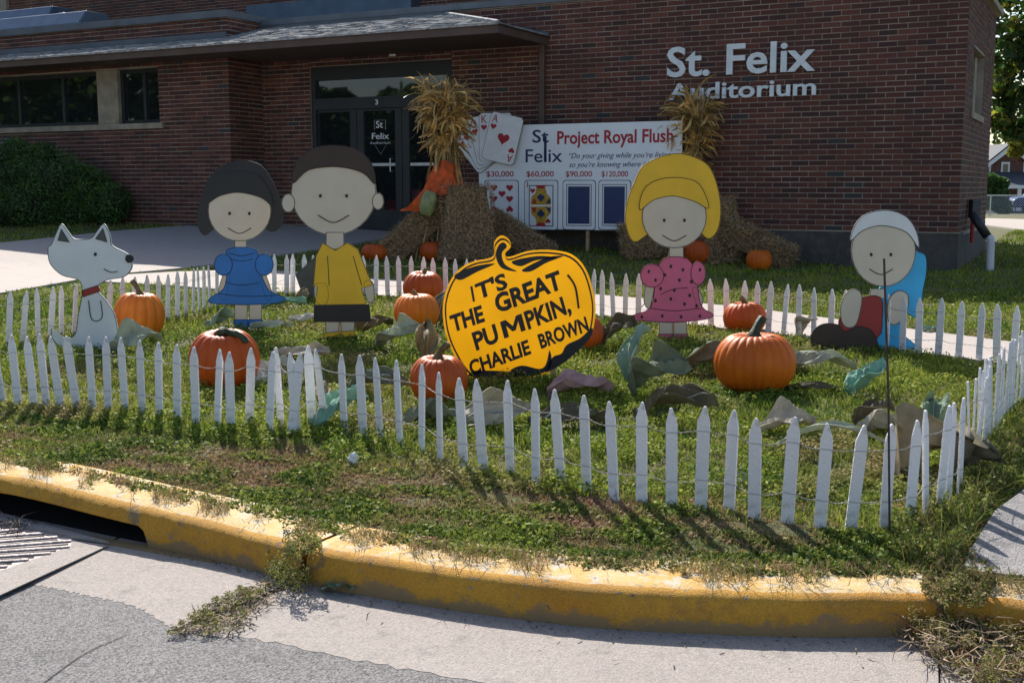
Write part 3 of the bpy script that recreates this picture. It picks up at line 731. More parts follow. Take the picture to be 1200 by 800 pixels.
def shingle_rows(A, B, C, D, mb, rowh=.125, tab=.19):
    """A->B eave, D->C top edge"""
    H = ((D - A).length + (C - B).length) / 2; n = int(H / rowh); nrm = (B - A).cross(D - A).normalized(); nrm = nrm if nrm.z > 0 else -nrm
    rs = random.Random(5)
    for r in range(n):
        a0, b0 = A.lerp(D, r / n), B.lerp(C, r / n); a1, b1 = A.lerp(D, min(1, (r + 1.1) / n)), B.lerp(C, min(1, (r + 1.1) / n)); L = (b0 - a0).length; m = max(1, int(L / tab))
        for i in range(m):
            t0, t1 = (i + (.5 if r % 2 else 0)) / m, (i + (.5 if r % 2 else 0) + .97) / m
            t1 = min(t1, 1.0)
            if t0 >= 1: continue
            h = .010 + rs.uniform(0, .006); p = [a0.lerp(b0, t0) + nrm * h, a0.lerp(b0, t1) + nrm * h, a1.lerp(b1, t1) + nrm * .002, a1.lerp(b1, t0) + nrm * .002]
            q0, q1 = a0.lerp(b0, t0), a0.lerp(b0, t1)
            mb.add(p + [q0, q1], [(0, 1, 2, 3), (0, 4, 5, 1)])
sh = MB(); shingle_rows(E1, E2, J2, J1, sh); shingle_rows(Wp, E1, J1, J1 - (J1 - Wp) * .02, sh)
sh.build('shingles', K['shingle'], can, kind='stuff')
# metal flashing where the canopy roof meets the wall
MB().box(P(sJ, zJ, .012), UU * (SWG - sJ), NN * .03, ZZ * .10).build('flashing', K['coping'], can)
hipd = (Wp - J1); MB().tube([J1 + ZZ * .02 + NN * .03, Wp + ZZ * .03 + NN * .03], .025, 6).build('flashing', K['coping'], can)
MB().tube([J1 + ZZ * .015, E1 + ZZ * .015], .03, 6).build('hip_cap', K['shingle'], can)
zfw = zE + (zJ - zE) * (1 - FW / (DC + ov))
MB().box(PW(SWG, zfw, .012), UU * (S_END - SWG), NN * .03, ZZ * .09).build('flashing', K['coping'], can)
for px in ((355, 72.5), (463, 64.5)):
    r_ = hitp(px[0], px[1], Vector((0, 0, zC)), ZZ); MB().tube([r_ + ZZ * .0, r_ - ZZ * .035], .11, 16).build('soffit_light', K['whiteprint'], can)
# downspout at the canopy's end
sp = M(637, 100)[0]
MB().box(P(sp - .05, .55, .03), UU * .09, NN * .07, ZZ * (zC - .45)).build('downspout', K['fascia'], BLD, bevel=.01)

# entrance: dark metal frame, transom and three glazed leaves
ENT = thing('entrance', P(sDR, zfl, 0), 'x', 'x'); del ENT['category']; del ENT['label']; ENT.parent = BLD; ENT.location = P(sDR, zfl, 0) - BLD.location
OFF = -.10
def sx(x): return M(x, 190, OFF)[0]
zt0, zt1 = M(450, 113, OFF)[1], M(450, 91, OFF)[1]; zdt = M(445, 127, OFF)[1]
fm = MB()
def bar(a, b, z0, z1, dep=.12, off=OFF + .06, mb=None): (mb or fm).box(P(min(a, b), z0, off), UU * abs(b - a), -NN * dep, ZZ * (z1 - z0))
bar(sDR, sDL, zt1 + .0, zDH); bar(sDR + .0, sDL, zdt, zt0)
bar(sDR, sx(526.5), zfl, zdt); bar(sx(374), sDL, zfl, zdt); bar(sDR, sx(526.5), zt0, zt1); bar(sx(373.5), sDL, zt0, zt1)
fm.build('door_frame', K['frame'], ENT)
MB().box(P(sx(526.5), zt0, OFF), UU * (sx(373.5) - sx(526.5)), -NN * .015, ZZ * (zt1 - zt0)).build('transom_pane', K['glass'], ENT)
MB().box(P(sDR, zfl - .01, OFF + .09), UU * (sDL - sDR), -NN * .2, ZZ * .03).build('threshold', K['alum'], ENT)
leaves = [(374, 420, 375.5, 412), (420, 472.5, 428, 464.5), (472.5, 526.5, 481, 518)]
zgb = M(445, 246, OFF)[1]; zgt = M(445, 128.5, OFF)[1]
for i, (xl, xr, gl, grt) in enumerate(leaves):
    a, b, c, d = sx(xr) + .006, sx(xl) - .006, sx(grt), sx(gl)
    lf = MB(); z0, z1 = zfl + .025, zdt - .008
    bar(a, c, z0, z1, .05, OFF + .03, lf); bar(d, b, z0, z1, .05, OFF + .03, lf); bar(c, d, z0, zgb, .05, OFF + .03, lf); bar(c, d, zgt - .02, z1, .05, OFF + .03, lf)
    o = lf.build('door', K['frame'], ENT)
    MB().box(P(c, zgb, OFF), UU * (d - c), -NN * .012, ZZ * (zgt - .02 - zgb)).build('pane', K['glass'], o)
    zb = M(445, 193, OFF)[1]
    MB().box(P(c, zb - .035, OFF - .03), UU * (d - c), -NN * .03, ZZ * .07).build('push_bar', K['alum'], o)
    MB().box(P(c + .01, zb - .025, OFF + .012), UU * (d - c - .02), NN * .008, ZZ * .05).build('push_bar_cover', K['alum'], o)
    if i == 1:
        h = P(sx(461), zb, OFF + .03); MB().tube([h + ZZ * .10, h + ZZ * .10 + NN * .07, h - ZZ * .12 + NN * .07, h - ZZ * .12], .012, 8).build('handle', K['alum'], o)
        # etched lettering on the glass
        cx = sx(446); g = OFF + .004; R_ = -UU
        letters('St', P(sx(441.5), M(444, 150, OFF)[1], g), R_, ZZ, NN, sx(441.5) - sx(449.5), .115, .003, K['whiteprint'], o, bold=.01)
        letters('Felix', P(sx(436.5), M(444, 163, OFF)[1], g), R_, ZZ, NN, sx(436.5) - sx(456.5), .10, .003, K['whiteprint'], o, bold=.01)
        letters('Auditorium', P(sx(434), M(444, 169, OFF)[1], g), R_, ZZ, NN, sx(434) - sx(458), .045, .003, K['alum'], o, bold=0)
        z150, z141, z181, z171 = M(444, 152, OFF)[1], M(444, 141, OFF)[1], M(444, 181, OFF)[1], M(444, 170.5, OFF)[1]
        ln = MB()
        for (x0, za, x1, zb_) in ((439.5, z150, 439.5, z141), (439.5, z141, 452.5, z141), (452.5, z141, 452.5, z150), (440, z171, 446.5, z181), (446.5, z181, 453, z171)):
            ln.tube([P(sx(x0), za, g), P(sx(x1), zb_, g)], .006, 4)
        ln.build('emblem', K['alum'], o)
letters('3', P(sx(443.2), M(444, 123, OFF)[1], OFF + .062), -UU, ZZ, NN, sx(443.2) - sx(446.6), .085, .004, K['whiteprint'], ENT, bold=.02)

# taller brick block and plant on the roof behind
TB = thing('tall_brick_block', P(SWG, 0, -7.0), 'tall plain brick block rising behind the flat roof, partly hidden by metal ducts', 'building')
tb = MB(); tb.box(P(sDR - 2.5, 1, -7.0), UU * (S_END - sDR + 14), -NN * 5, ZZ * 9.0); tbo = tb.build('wall', K['mortar'], TB)
PT = lambda s, z, off=0.: P(s, z, off - 7.0)
z7 = (hitp(300, 30, CN - NN * 7, NN)).z
brickwork(tbo, PT, UU, NN, sDR - 2.5, S_END + 8.0, z7 - 1.0, z7 + 3.2, seed=9)
h0, h1 = hitp(400, 12, CN - NN * 6.9, NN), hitp(298, 20, CN - NN * 6.9, NN)
s0_, s1_ = (h0 - CN).dot(UU), (h1 - CN).dot(UU)
MB().box(PT(s0_ - 2.2, h0.z - .25, .4), UU * (s1_ - s0_ + 2.2), -NN * .38, ZZ * .5).build('metal_skirt', K['duct'], TB)
h0 = hitp(8, 10, CN - NN * 6.9, NN); MB().box(PT((h0 - CN).dot(UU), h0.z - 2, .12), UU * .35, -NN * .11, ZZ * 3.4).build('stone_pilaster', K['stone'], TB)
DU = thing('rooftop_duct', P(M(60, 30, -2)[0], ZP, -2.5), 'blue grey sheet metal duct run lying on the flat roof', 'duct')
def Dp(x, y, off): h = hitp(x, y, CN + NN * off, NN); return h
zr = ZP - .1
def duct_box(x0, x1, y0, off, dep, name='duct_section'):
    a, b = Dp(x0, y0, off), Dp(x1, y0, off); a.z = max(a.z, b.z); r = CN + UU * (a - CN).dot(UU) + NN * off; L = (a - b).dot(UU)
    # chamfered profile
    h = a.z - zr; pr = [(0, 0), (0, h * .72), (dep * .22, h), (dep * .8, h), (dep, h * .72), (dep, 0)]
    MB().prism([r + ZZ * (zr + z) - NN * y for y, z in pr], -UU * L).build(name, K['duct'], DU, bevel=.02)
duct_box(-60, 52, 17, -2.6, 1.1); duct_box(-40, 92, 24, -1.4, 1.0); duct_box(53, 68, 15, -2.75, .7)
a = Dp(104, 27, -2.0); b = Dp(150, 27, -2.0); a.z = b.z = zr + .1
MB().tube([a, b], .34, 20).build('round_duct', K['duct'], DU, smooth=False)

# fixed lettering on the front wall
LT = thing('wall_lettering', P(M(870, 100)[0], M(870, 100)[1], .02), 'large pale metal letters reading St. Felix Auditorium on the dark brick wall', 'sign')
def wall_text(s, x0, x1, yb, cap_px, nm):
    a = P(*M(x0, yb), .03); b = P(*M(x1, yb - 6), .03); w = (a - b).dot(UU)
    zt_ = M((x0 + x1) / 2, yb - cap_px)[1]; zb_ = M((x0 + x1) / 2, yb)[1]
    letters(s, a, -UU, ZZ, NN, w, zt_ - zb_, .035, K['letter'], LT, name='letter', bold=.018, split=True)
wall_text('St. Felix', 783, 956, 90.5, 34, 0)
wall_text('Auditorium', 785, 957, 117.5, 18.5, 0)

# drain pipe leaving the side wall
PI = thing('drain_pipe', G(1160, 318), 'black pipe from the wall foot joined to a white plastic downpipe beside the building corner', 'pipe')
a = hitp(1137, 250, CN - UU * .12, UU); e = a - ZZ * .16 - UU * .1
dep = (a.y)
def at_y(x, y, Y): return hity(x, y, Y)
p0 = hity(1139, 250, a.y + .0); p1 = hity(1147, 262, a.y - .05); p2 = hity(1157, 277, a.y - .1); p3 = hity(1161, 284, a.y - .12); p4 = Vector((p3.x + .012, p3.y, tz(p3.x, p3.y) - .03))
MB().tube([p0, p1, p2], .062, 12).build('black_elbow', K['blackpipe'], PI, smooth=True)
MB().tube(catmull([p2, (p2 + p3) / 2 + Vector((.02, 0, .01)), p3, p4.lerp(p3, .7), p4], 4), .052, 12).build('white_downpipe', K['pvc'], PI, smooth=True)
mt = hitp(1142, 243, CN - UU * .1, UU); MB().cbox(mt - ZZ * .02, .12, .16, .26).build('meter_box', K['grey'], PI, bevel=.01)
MB().tube([mt + ZZ * -.1 + NN * .14, mt - ZZ * .5 + NN * .14], .03, 8).build('red_valve_pipe', K['red'], PI)

# ---------------------------------------------------------------- picket fence: wired pickets pushed into the lawn
PK_H, PK_W, PK_T = .485, .053, .011
def picket_mesh(i):
    rs = random.Random(i); w = PK_W * rs.uniform(.94, 1.06); h = PK_H; t = PK_T; sk = rs.uniform(-.004, .004)
    pts = [(-w / 2, 0), (w / 2, 0), (w * .5, h - .07), (w * .13 + sk, h - .004), (w * .05 + sk, h), (-w * .05 + sk, h), (-w * .13 + sk, h - .004), (-w * .5, h - .07)]
    me = bpy.data.meshes.new('picket'); n = len(pts)
    V = [(x, -t / 2, z) for x, z in pts] + [(x, t / 2, z) for x, z in pts]
    me.from_pydata(V, [], [tuple(range(n)), tuple(range(2 * n - 1, n - 1, -1))] + [(i_, i_ + n, (i_ + 1) % n + n, (i_ + 1) % n) for i_ in range(n)])
    bm = bmesh.new(); bm.from_mesh(me); bmesh.ops.recalc_face_normals(bm, faces=bm.faces); bmesh.ops.bevel(bm, geom=bm.edges[:], offset=.0016, segments=1, affect='EDGES'); bm.to_mesh(me); bm.free()
    me.materials.append(K['picket']); return me
PMS = [picket_mesh(i) for i in range(6)]
def fence(px, label, gap=None, lean=(0, 0), seed=0, dz=0.):
    rs = random.Random(seed); B = [G(x, y) for x, y in px]
    if gap:
        C_ = catmull(B, 10); L = [0]
        for a, b in zip(C_, C_[1:]): L.append(L[-1] + (b - a).length)
        B = []; t = .02
        while t < L[-1]:
            B.append(lerp_at(C_, t / L[-1])); t += gap * rs.uniform(.86, 1.14)
    m = len(B); root = thing('picket_fence', B[m // 2], label, 'fence', 'low white wired picket fence sections')
    wires = [[], []]
    for i, p in enumerate(B):
        d = (B[min(i + 1, m - 1)] - B[max(i - 1, 0)]); d.z = 0; d.normalize()
        yaw = math.atan2(d.y, d.x) + rs.uniform(-.16, .16); z = tz(p.x, p.y) - .02 + dz + rs.uniform(-.012, .008)
        ln = lean[0] + (lean[1] - lean[0]) * i / max(1, m - 1) + rs.gauss(0, .022)
        o = link('picket', PMS[rs.randrange(6)], root, (p.x, p.y, z)); o.rotation_euler = (rs.gauss(0, .03), ln, yaw)
        # 'XYZ' order: lean about Y acts in the picket's own plane, yaw last
        R = o.rotation_euler.to_matrix()
        for k, h in enumerate((.155, .375)):
            c = Vector((p.x, p.y, z)) + R @ Vector((0, 0, h)); tx = R @ Vector((1, 0, 0)); ty = R @ Vector((0, 1, 0))
            wires[k].append((c, tx, ty))
    for k in range(2):
        for sgn in (-1, 1):                    # two strands twisted between the pickets, one each side of them
            pts = []; r_ = random.Random(seed * 9 + k)
            for i, (c, tx, ty) in enumerate(wires[k]):
                s_ = sgn
                for e in (-.5, .5): pts.append(c + tx * PK_W * e * 1.04 + ty * s_ * (PK_T / 2 + .0016))
                if i < m - 1:
                    c2, tx2, ty2 = wires[k][i + 1]; a = c + tx * PK_W * .5; b = c2 - tx2 * PK_W * .5; sag = r_.uniform(.000, .011)
                    for q in range(1, 6):
                        t = q / 6; ph = t * math.pi * 2 * 1.5
                        pts.append(a.lerp(b, t) - ZZ * sag * 4 * t * (1 - t) + ty * .002 * math.cos(ph) * s_ + ZZ * .002 * math.sin(ph) * s_)
            MB().tube(pts, .0012, 4).build('wire', K['wire'], root, smooth=True)
    return root
F1 = [(-32, 473), (-14, 474), (5, 476), (22, 478), (41, 479), (55, 480), (72, 481), (91, 482), (109, 483), (127, 484), (147, 485), (167, 488), (187, 491), (208, 495), (230, 498), (254, 501), (271, 505), (292, 501), (315, 508), (341, 509)]
F2 = [(330, 502), (348, 507), (366, 497), (382, 502), (404, 508), (426, 512), (446, 514), (469, 522), (494, 529), (516, 544), (544, 550), (567, 553), (598, 556), (628, 567), (658, 570), (688, 579), (720, 587), (752, 591), (787, 596), (821, 598), (854, 600), (884, 611), (922, 615), (960, 620), (996, 623), (1036, 621), (1065, 617), (1085, 607), (1100, 598), (1110, 593), (1124, 582)]
FR = [(1136, 560), (1141, 545), (1147, 533), (1153, 524), (1160, 514), (1170, 503), (1182, 488), (1198, 474), (1216, 461), (1236, 450), (1262, 440)]
FB = [(1275, 443), (1133, 423), (1060, 415), (940, 398), (860, 388), (745, 378), (700, 373), (650, 367), (540, 353), (450, 349), (341, 346)]
FBL = [(338, 347), (318, 348), (285, 355), (252, 363), (226, 371), (187, 379), (123, 388), (57, 400), (5, 408), (-60, 418)]
fence(F1, 'left front stretch of low white picket fence leaning left above the drain inlet', lean=(-.13, .10), seed=1)
fence(F2, 'long front stretch of low white picket fence curving along above the yellow kerb', lean=(-.07, .03), seed=2)
fence(FR, 'right end of low white picket fence, pickets crowded edge-on beside the old sidewalk', gap=.115, lean=(.05, .02), seed=3)
fence(FB, 'back stretch of low white picket fence beside the narrow concrete path', gap=.142, lean=(0, 0), seed=4)
fence(FBL, 'back left stretch of low white picket fence behind the blue dress cut-out, leaning left', gap=.135, lean=(-.02, -.12), seed=5)

# ---------------------------------------------------------------- painted plywood cut-outs (plain stand-in figures)
def flat(pts, Y, layer, mat_, parent, name, smooth=4, thick=.004, yaw=0.):
    """outline given in photograph pixels, laid on an upright board standing at distance Y"""
    W3 = [hity(x, y, Y) for x, y in pts]
    if smooth: W3 = catmull(W3, smooth, True)
    if thick == .004 and mat_ not in (K['black'], K['ply']) and name not in ('eye', 'smile'):
        f_ = Vector((0, -.0045 * layer - (thick if layer else 0) - .0005, 0)); c_ = sum(W3, Vector()) / len(W3); L_ = [p + f_ + (c_ - p).normalized() * .004 for p in W3]; MB().tube(L_ + [L_[0]], .0026, 4, False).build('painted_outline', K['black'], parent)
    return MB().prism([p - Vector((0, .0045 * layer, 0)) for p in W3], Vector((0, -thick, 0)) if layer else Vector((0, .018, 0))).build(name, mat_, parent)
def ell(cx, cy, rx, ry, n=28, a0=0): return [(cx + rx * math.cos(2 * math.pi * k / n), cy + ry * math.sin(2 * math.pi * k / n)) for k in range(n)]
def line(pts, Y, layer, parent, w=.0045, name='painted_line', m=None):
    W3 = catmull([hity(x, y, Y) - Vector((0, .0045 * layer + .001, 0)) for x, y in pts], 5)
    return MB().tube(W3, w, 5).build(name, m or K['black'], parent, smooth=True)
def stake(px, ytop, Y, parent, n=1):
    p = hity(px, ytop, Y); z = tz(p.x, Y + .03)
    MB().box(Vector((p.x - .02, Y + .019, z - .1)), Vector((.04, 0, 0)), Vector((0, .02, 0)), ZZ * (p.z - z + .1)).build('stake', K['ply'], parent)
def face(cx, cy, Y, parent, r, L=1):
    for dx in (-.32, .32): flat(ell(cx + dx * r, cy - .05 * r, 1.7, 2.1, 10), Y, L + 1, K['black'], parent, 'eye', 0)
    line([(cx - .38 * r, cy + .42 * r), (cx, cy + .6 * r), (cx + .38 * r, cy + .42 * r)], Y, L + 1, parent, .004, 'smile')
def figure(px, py, label, cat='cut-out', name='plywood_cutout'):
    b = G(px, py); return thing(name, b, label, cat, 'painted plywood lawn cut-outs'), b.y

# girl in a blue dress
t, Y = figure(290, 386, 'painted plywood child cut-out with black bobbed hair and blue dress')
flat([(240, 276), (231, 262), (234, 236), (244, 210), (262, 193), (285, 188), (306, 194), (320, 214), (330, 240), (331, 262), (318, 272), (300, 262), (258, 264)], Y, 0, K['black'], t, 'hair')
flat(ell(281, 247, 37, 36), Y, 1, K['skin'], t, 'head', 0)
flat([(243, 238), (250, 212), (272, 202), (300, 204), (315, 222), (320, 242), (306, 232), (280, 226), (258, 230)], Y, 2, K['black'], t, 'fringe')
face(281, 252, Y, t, 36)
flat([(275, 280), (289, 280), (289, 296), (275, 296)], Y, 0.5, K['skin'], t, 'neck', 0)
for q in ([(263, 318), (256, 342), (264, 352), (270, 320)], [(310, 318), (319, 344), (313, 352), (304, 322)]): flat(q, Y, .6, K['skin'], t, 'arm')
flat([(266, 292), (300, 292), (306, 318), (316, 340), (334, 348), (330, 354), (300, 357), (270, 357), (246, 355), (247, 348), (262, 338), (266, 316)], Y, 1, K['blue'], t, 'dress', 3)
for q in (ell(262, 310, 11, 13, 12), ell(310, 310, 11, 13, 12)): flat(q, Y, 2, K['blue'], t, 'sleeve')
for x in (275, 292): flat([(x, 355), (x + 15, 355), (x + 15, 376), (x, 376)], Y, .4, K['skin'], t, 'leg', 0); flat([(x - 1, 374), (x + 16, 374), (x + 17, 385), (x - 2, 385)], Y, 1, K['blue'], t, 'shoe', 0)
stake(284, 300, Y, t); line([(252, 343), (285, 347), (324, 346)], Y, 2, t, .003); line([(264, 330), (282, 334), (304, 331)], Y, 2, t, .003); line([(268, 296), (283, 300), (299, 296)], Y, 2, t, .003); line([(270, 303), (283, 306), (297, 303)], Y, 2, t, .0025)

# boy in a yellow shirt
t, Y = figure(404, 401, 'tall painted plywood child cut-out with plain yellow shirt and black shorts')
flat(ell(391, 226, 50, 50), Y, 0, K['skin'], t, 'head', 0)
for q in (ell(338, 238, 8, 11, 12), ell(443, 236, 7, 10, 12)): flat(q, Y, .3, K['skin'], t, 'ear')
flat([(343, 215), (347, 190), (366, 174), (392, 170), (418, 175), (436, 192), (440, 216), (426, 203), (398, 196), (362, 199)], Y, 1, K['dkbrown'], t, 'hair')
face(391, 232, Y, t, 48)
flat([(382, 272), (403, 272), (403, 292), (382, 292)], Y, .4, K['skin'], t, 'neck', 0)
for q in ([(369, 333), (383, 333), (385, 352), (377, 358), (369, 350)], [(427, 330), (437, 330), (439, 350), (433, 355), (428, 346)]): flat(q, Y, .6, K['skin'], t, 'arm')
flat([(378, 284), (393, 293), (407, 284), (420, 292), (432, 322), (437, 334), (424, 338), (430, 358), (369, 358), (372, 336), (367, 335), (370, 300)], Y, 1, K['yellow'], t, 'shirt', 0)
flat([(368, 357), (433, 356), (435, 377), (368, 377)], Y, 1.9, K['black'], t, 'shorts', 0)
line([(384, 300), (386, 334)], Y, 2, t, .003); line([(414, 300), (424, 334)], Y, 2, t, .003)
for x in (381, 399): flat([(x, 375), (x + 17, 375), (x + 16, 392), (x + 1, 392)], Y, .4, K['skin'], t, 'leg', 0)
for q in ([(380, 390), (398, 388), (399, 395), (378, 398)], [(399, 388), (416, 387), (417, 395), (400, 396)]): flat(q, Y, 1, K['yellow'], t, 'sock', 0)
for q in ([(368, 403), (374, 396), (398, 394), (399, 402)], [(400, 402), (400, 395), (424, 393), (438, 397), (440, 402)]): flat(q, Y, 1.6, K['black'], t, 'shoe', 2)
stake(396, 300, Y, t)

# girl in a pink dress
t, Y = figure(788, 399, 'painted plywood child cut-out with yellow hair and pink dress')
flat([(743, 284), (733, 262), (735, 236), (744, 212), (754, 194), (776, 183), (800, 180), (826, 190), (838, 208), (845, 240), (842, 268), (830, 280), (812, 268), (766, 272)], Y, 0, K['yellow'], t, 'hair')
flat(ell(790, 254, 38, 37), Y, 1, K['skin'], t, 'head', 0)
flat([(749, 246), (754, 222), (772, 210), (798, 208), (820, 216), (831, 244), (814, 236), (790, 230), (766, 234)], Y, 2, K['yellow'], t, 'fringe')
face(790, 260, Y, t, 37)
flat([(784, 288), (801, 288), (801, 306), (784, 306)], Y, .4, K['skin'], t, 'neck', 0)
for q in ([(758, 330), (754, 352), (761, 362), (767, 334)], [(816, 336), (824, 350), (819, 364), (811, 340)]): flat(q, Y, .6, K['skin'], t, 'arm')
flat([(777, 303), (806, 303), (816, 326), (822, 358), (836, 368), (828, 374), (790, 378), (752, 376), (739, 375), (742, 369), (762, 360), (768, 328)], Y, 1, K['pink'], t, 'dress', 3)
for q in (ell(764, 323, 14, 14, 12), ell(818, 320, 9, 14, 12)): flat(q, Y, 2, K['pink'], t, 'sleeve')
line([(762, 361), (790, 364), (820, 361)], Y, 2, t, .003); line([(774, 345), (788, 339), (806, 337)], Y, 2, t, .003)
for dx_, dy_ in ((786, 312), (800, 316), (779, 322), (796, 328), (810, 330), (774, 338), (790, 340), (808, 346), (768, 352), (786, 350), (802, 356), (816, 358), (752, 371), (776, 370), (798, 371), (820, 370), (760, 318), (768, 328), (820, 316)): flat(ell(dx_, dy_, 1.6, 2.2, 8), Y, 2.6, K['black'], t, 'painted_dot', 0, .002)
for x in (772, 789): flat([(x, 376), (x + 16, 376), (x + 16, 393), (x, 393)], Y, .4, K['skin'], t, 'leg', 0); flat([(x - 1, 391), (x + 17, 391), (x + 17, 400), (x - 1, 400)], Y, 1, K['pink'], t, 'shoe', 0)
stake(792, 310, Y, t)

# seated child with a sheet of light blue behind
t, Y = figure(1010, 412, 'painted plywood cut-out of a seated child in red shirt beside light blue cloth')
flat([(1058, 303), (1068, 296), (1084, 298), (1086, 318), (1082, 340), (1080, 362), (1072, 372), (1060, 366), (1056, 388), (1070, 402), (1086, 414), (1082, 420), (1056, 418), (1030, 416), (1022, 396), (1024, 360), (1034, 332)], Y, 0, K['ltblue'], t, 'cloth_shape', 4)
flat(ell(1035, 294, 38, 42), Y, 1, K['skin'], t, 'head', 0)
flat([(996, 282), (1002, 262), (1016, 250), (1040, 246), (1062, 254), (1074, 272), (1076, 290), (1062, 272), (1034, 264), (1010, 270)], Y, 2, K['cream'], t, 'cap')
face(1032, 300, Y, t, 36)
flat([(1020, 338), (1036, 338), (1038, 350), (1018, 350)], Y, .5, K['skin'], t, 'neck', 0)
flat([(982, 376), (994, 360), (1010, 348), (1032, 348), (1034, 372), (1028, 396), (990, 394)], Y, 1.2, K['red'], t, 'shirt', 3)
flat([(986, 378), (984, 360), (990, 344), (1002, 338), (1010, 348), (1004, 378), (994, 384)], Y, 2.2, K['skin'], t, 'arm')
flat([(1040, 376), (1040, 352), (1052, 340), (1064, 346), (1062, 366), (1050, 380)], Y, 2.2, K['skin'], t, 'arm')
flat([(950, 404), (952, 388), (964, 379), (982, 380), (990, 388), (1004, 382), (1020, 386), (1028, 400), (1026, 414), (990, 412), (962, 410)], Y, 1.8, K['dkbrown'], t, 'trousers')
stake(1012, 350, Y, t); stake(1062, 340, Y, t)

# white dog-shaped board (plain, prick-eared)
t, Y = figure(112, 412, 'white painted plywood dog cut-out with a red collar behind the left fence')
flat([(60, 286), (66, 272), (72, 262), (80, 272), (88, 280), (106, 279), (114, 270), (122, 262), (129, 276), (132, 288), (150, 298), (155, 312), (146, 324), (126, 328), (114, 338), (124, 352), (134, 368), (138, 388), (138, 408), (100, 410), (92, 408), (74, 408), (62, 398), (60, 386), (66, 388), (76, 396), (88, 392), (92, 368), (96, 344), (92, 328), (72, 322), (58, 308), (56, 290)], Y, 0, K['cream'], t, 'body', 4)
flat(ell(152, 303, 5, 5, 12), Y, 1, K['black'], t, 'nose'); flat(ell(112, 298, 1.8, 2.2, 10), Y, 1, K['black'], t, 'eye', 0)
flat([(68, 282), (72, 268), (82, 284)], Y, 1, K['grey'], t, 'ear', 0); flat([(112, 280), (121, 267), (126, 284)], Y, 1, K['grey'], t, 'ear', 0)
flat([(97, 340), (115, 334), (118, 341), (97, 348)], Y, 1, K['red'], t, 'collar', 0)
line([(104, 352), (107, 372), (114, 376), (120, 370), (118, 352)], Y, 1, t, .0035); line([(138, 318), (130, 319), (122, 315)], Y, 1, t, .0035)
stake(112, 340, Y, t)

# dark board standing behind the yellow figure's shoulder
g_ = G(365, 352); t = thing('dark_board', g_, 'small dark grey pointed board standing behind the yellow-shirted cut-out', 'board')
flat([(346, 322), (371, 299), (372, 352), (356, 350)], g_.y, 0, K['grey'], t, 'panel', 0); stake(364, 320, g_.y, t)

# ---------------------------------------------------------------- the yellow pumpkin sign
g_ = G(610, 446); t = thing('pumpkin_sign', g_, 'big yellow pumpkin-shaped plywood sign painted with black words and leaning slightly', 'sign'); Y = g_.y
OUT = [(538, 303), (552, 306), (568, 302), (578, 300), (580, 284), (588, 276), (596, 281), (599, 288), (592, 296), (596, 302), (614, 296), (640, 292), (668, 296), (684, 308), (694, 332), (698, 362), (694, 392), (678, 412), (656, 430), (632, 440), (600, 445), (572, 444), (554, 444), (538, 430), (526, 402), (519, 370), (520, 340), (527, 318)]
OUT = [(527, 330), (540, 314), (556, 306), (572, 303), (579, 298), (579, 284), (587, 276), (596, 280), (599, 289), (592, 297), (597, 301), (620, 294), (646, 293), (670, 298), (686, 314), (695, 340), (698, 364), (694, 390), (684, 404), (662, 420), (640, 437), (612, 444), (580, 441), (562, 446), (546, 438), (530, 412), (521, 386), (519, 356)]
cx, cy = 609, 368
def ins(pts, k, kx=None): return [(cx + (x - cx) * (kx or k), cy + (y - cy) * k) for x, y in pts]
W3 = catmull([hity(x, y, Y) for x, y in OUT], 4, True)
MB().prism(W3, Vector((0, .006, 0))).build('panel', K['signyellow'], t)
ra, rb_ = (catmull([hity(x, y, Y) - Vector((0, .0025, 0)) for x, y in ins(OUT, k, kx)], 4, True) for k, kx in ((.968, .972), (.94, .952)))
mb = MB(); n_ = len(ra); mb.add(ra + rb_, [(i, (i + 1) % n_, n_ + (i + 1) % n_, n_ + i) for i in range(n_)])
mb.build('outline', K['black'], t)
L2 = .6
for q in ([(581, 300), (584, 288), (590, 284), (594, 289), (588, 297), (592, 310), (606, 318), (588, 314)], [(533, 322), (556, 312), (580, 309), (560, 318), (540, 328)], [(600, 306), (630, 300), (652, 302), (628, 305), (610, 312)], [(612, 316), (640, 302), (660, 300), (640, 308), (622, 318)],
          [(640, 436), (662, 424), (690, 398), (694, 384), (680, 396), (664, 404), (658, 414), (648, 418), (642, 430)], [(548, 440), (566, 434), (600, 436), (614, 441), (580, 443)], [(598, 434), (612, 428), (632, 432), (640, 426), (644, 410), (646, 426), (634, 438), (610, 440)]):
    flat(q, Y, L2, K['black'], t, 'painted_mark', 4, .002)
def sign_text(s, x0, y0, x1, y1, cap_px, bold=.022, shear=.12):
    a, b = hity(x0, y0, Y), hity(x1, y1, Y); r = (b - a); w = r.length; r.normalize(); u = Vector((-r.z, 0, r.x)); a = a - Vector((0, .0045 * L2, 0))
    cap = cap_px / FPX * Y * 1.0
    letters(s, a, r, u, Vector((0, -1, 0)), w, cap, .002, K['black'], t, bold=bold, shear=shear)
sign_text("I", 554, 353, 558, 352, 17, .03); sign_text("T'S", 562, 350, 597, 336, 17, .035)
sign_text("THE", 532, 388, 570, 375, 18, .04); sign_text("GREAT", 584, 366, 662, 336, 20, .04)
PK0 = lambda t_: (558 + 112 * t_, 410 - 45 * t_)
sign_text("PU", *PK0(0), *PK0(.265), 20, .035); sign_text("PKIN,", *PK0(.545), *PK0(1), 20, .035)
mw = []                                # the M is drawn as one thick-stroked outline
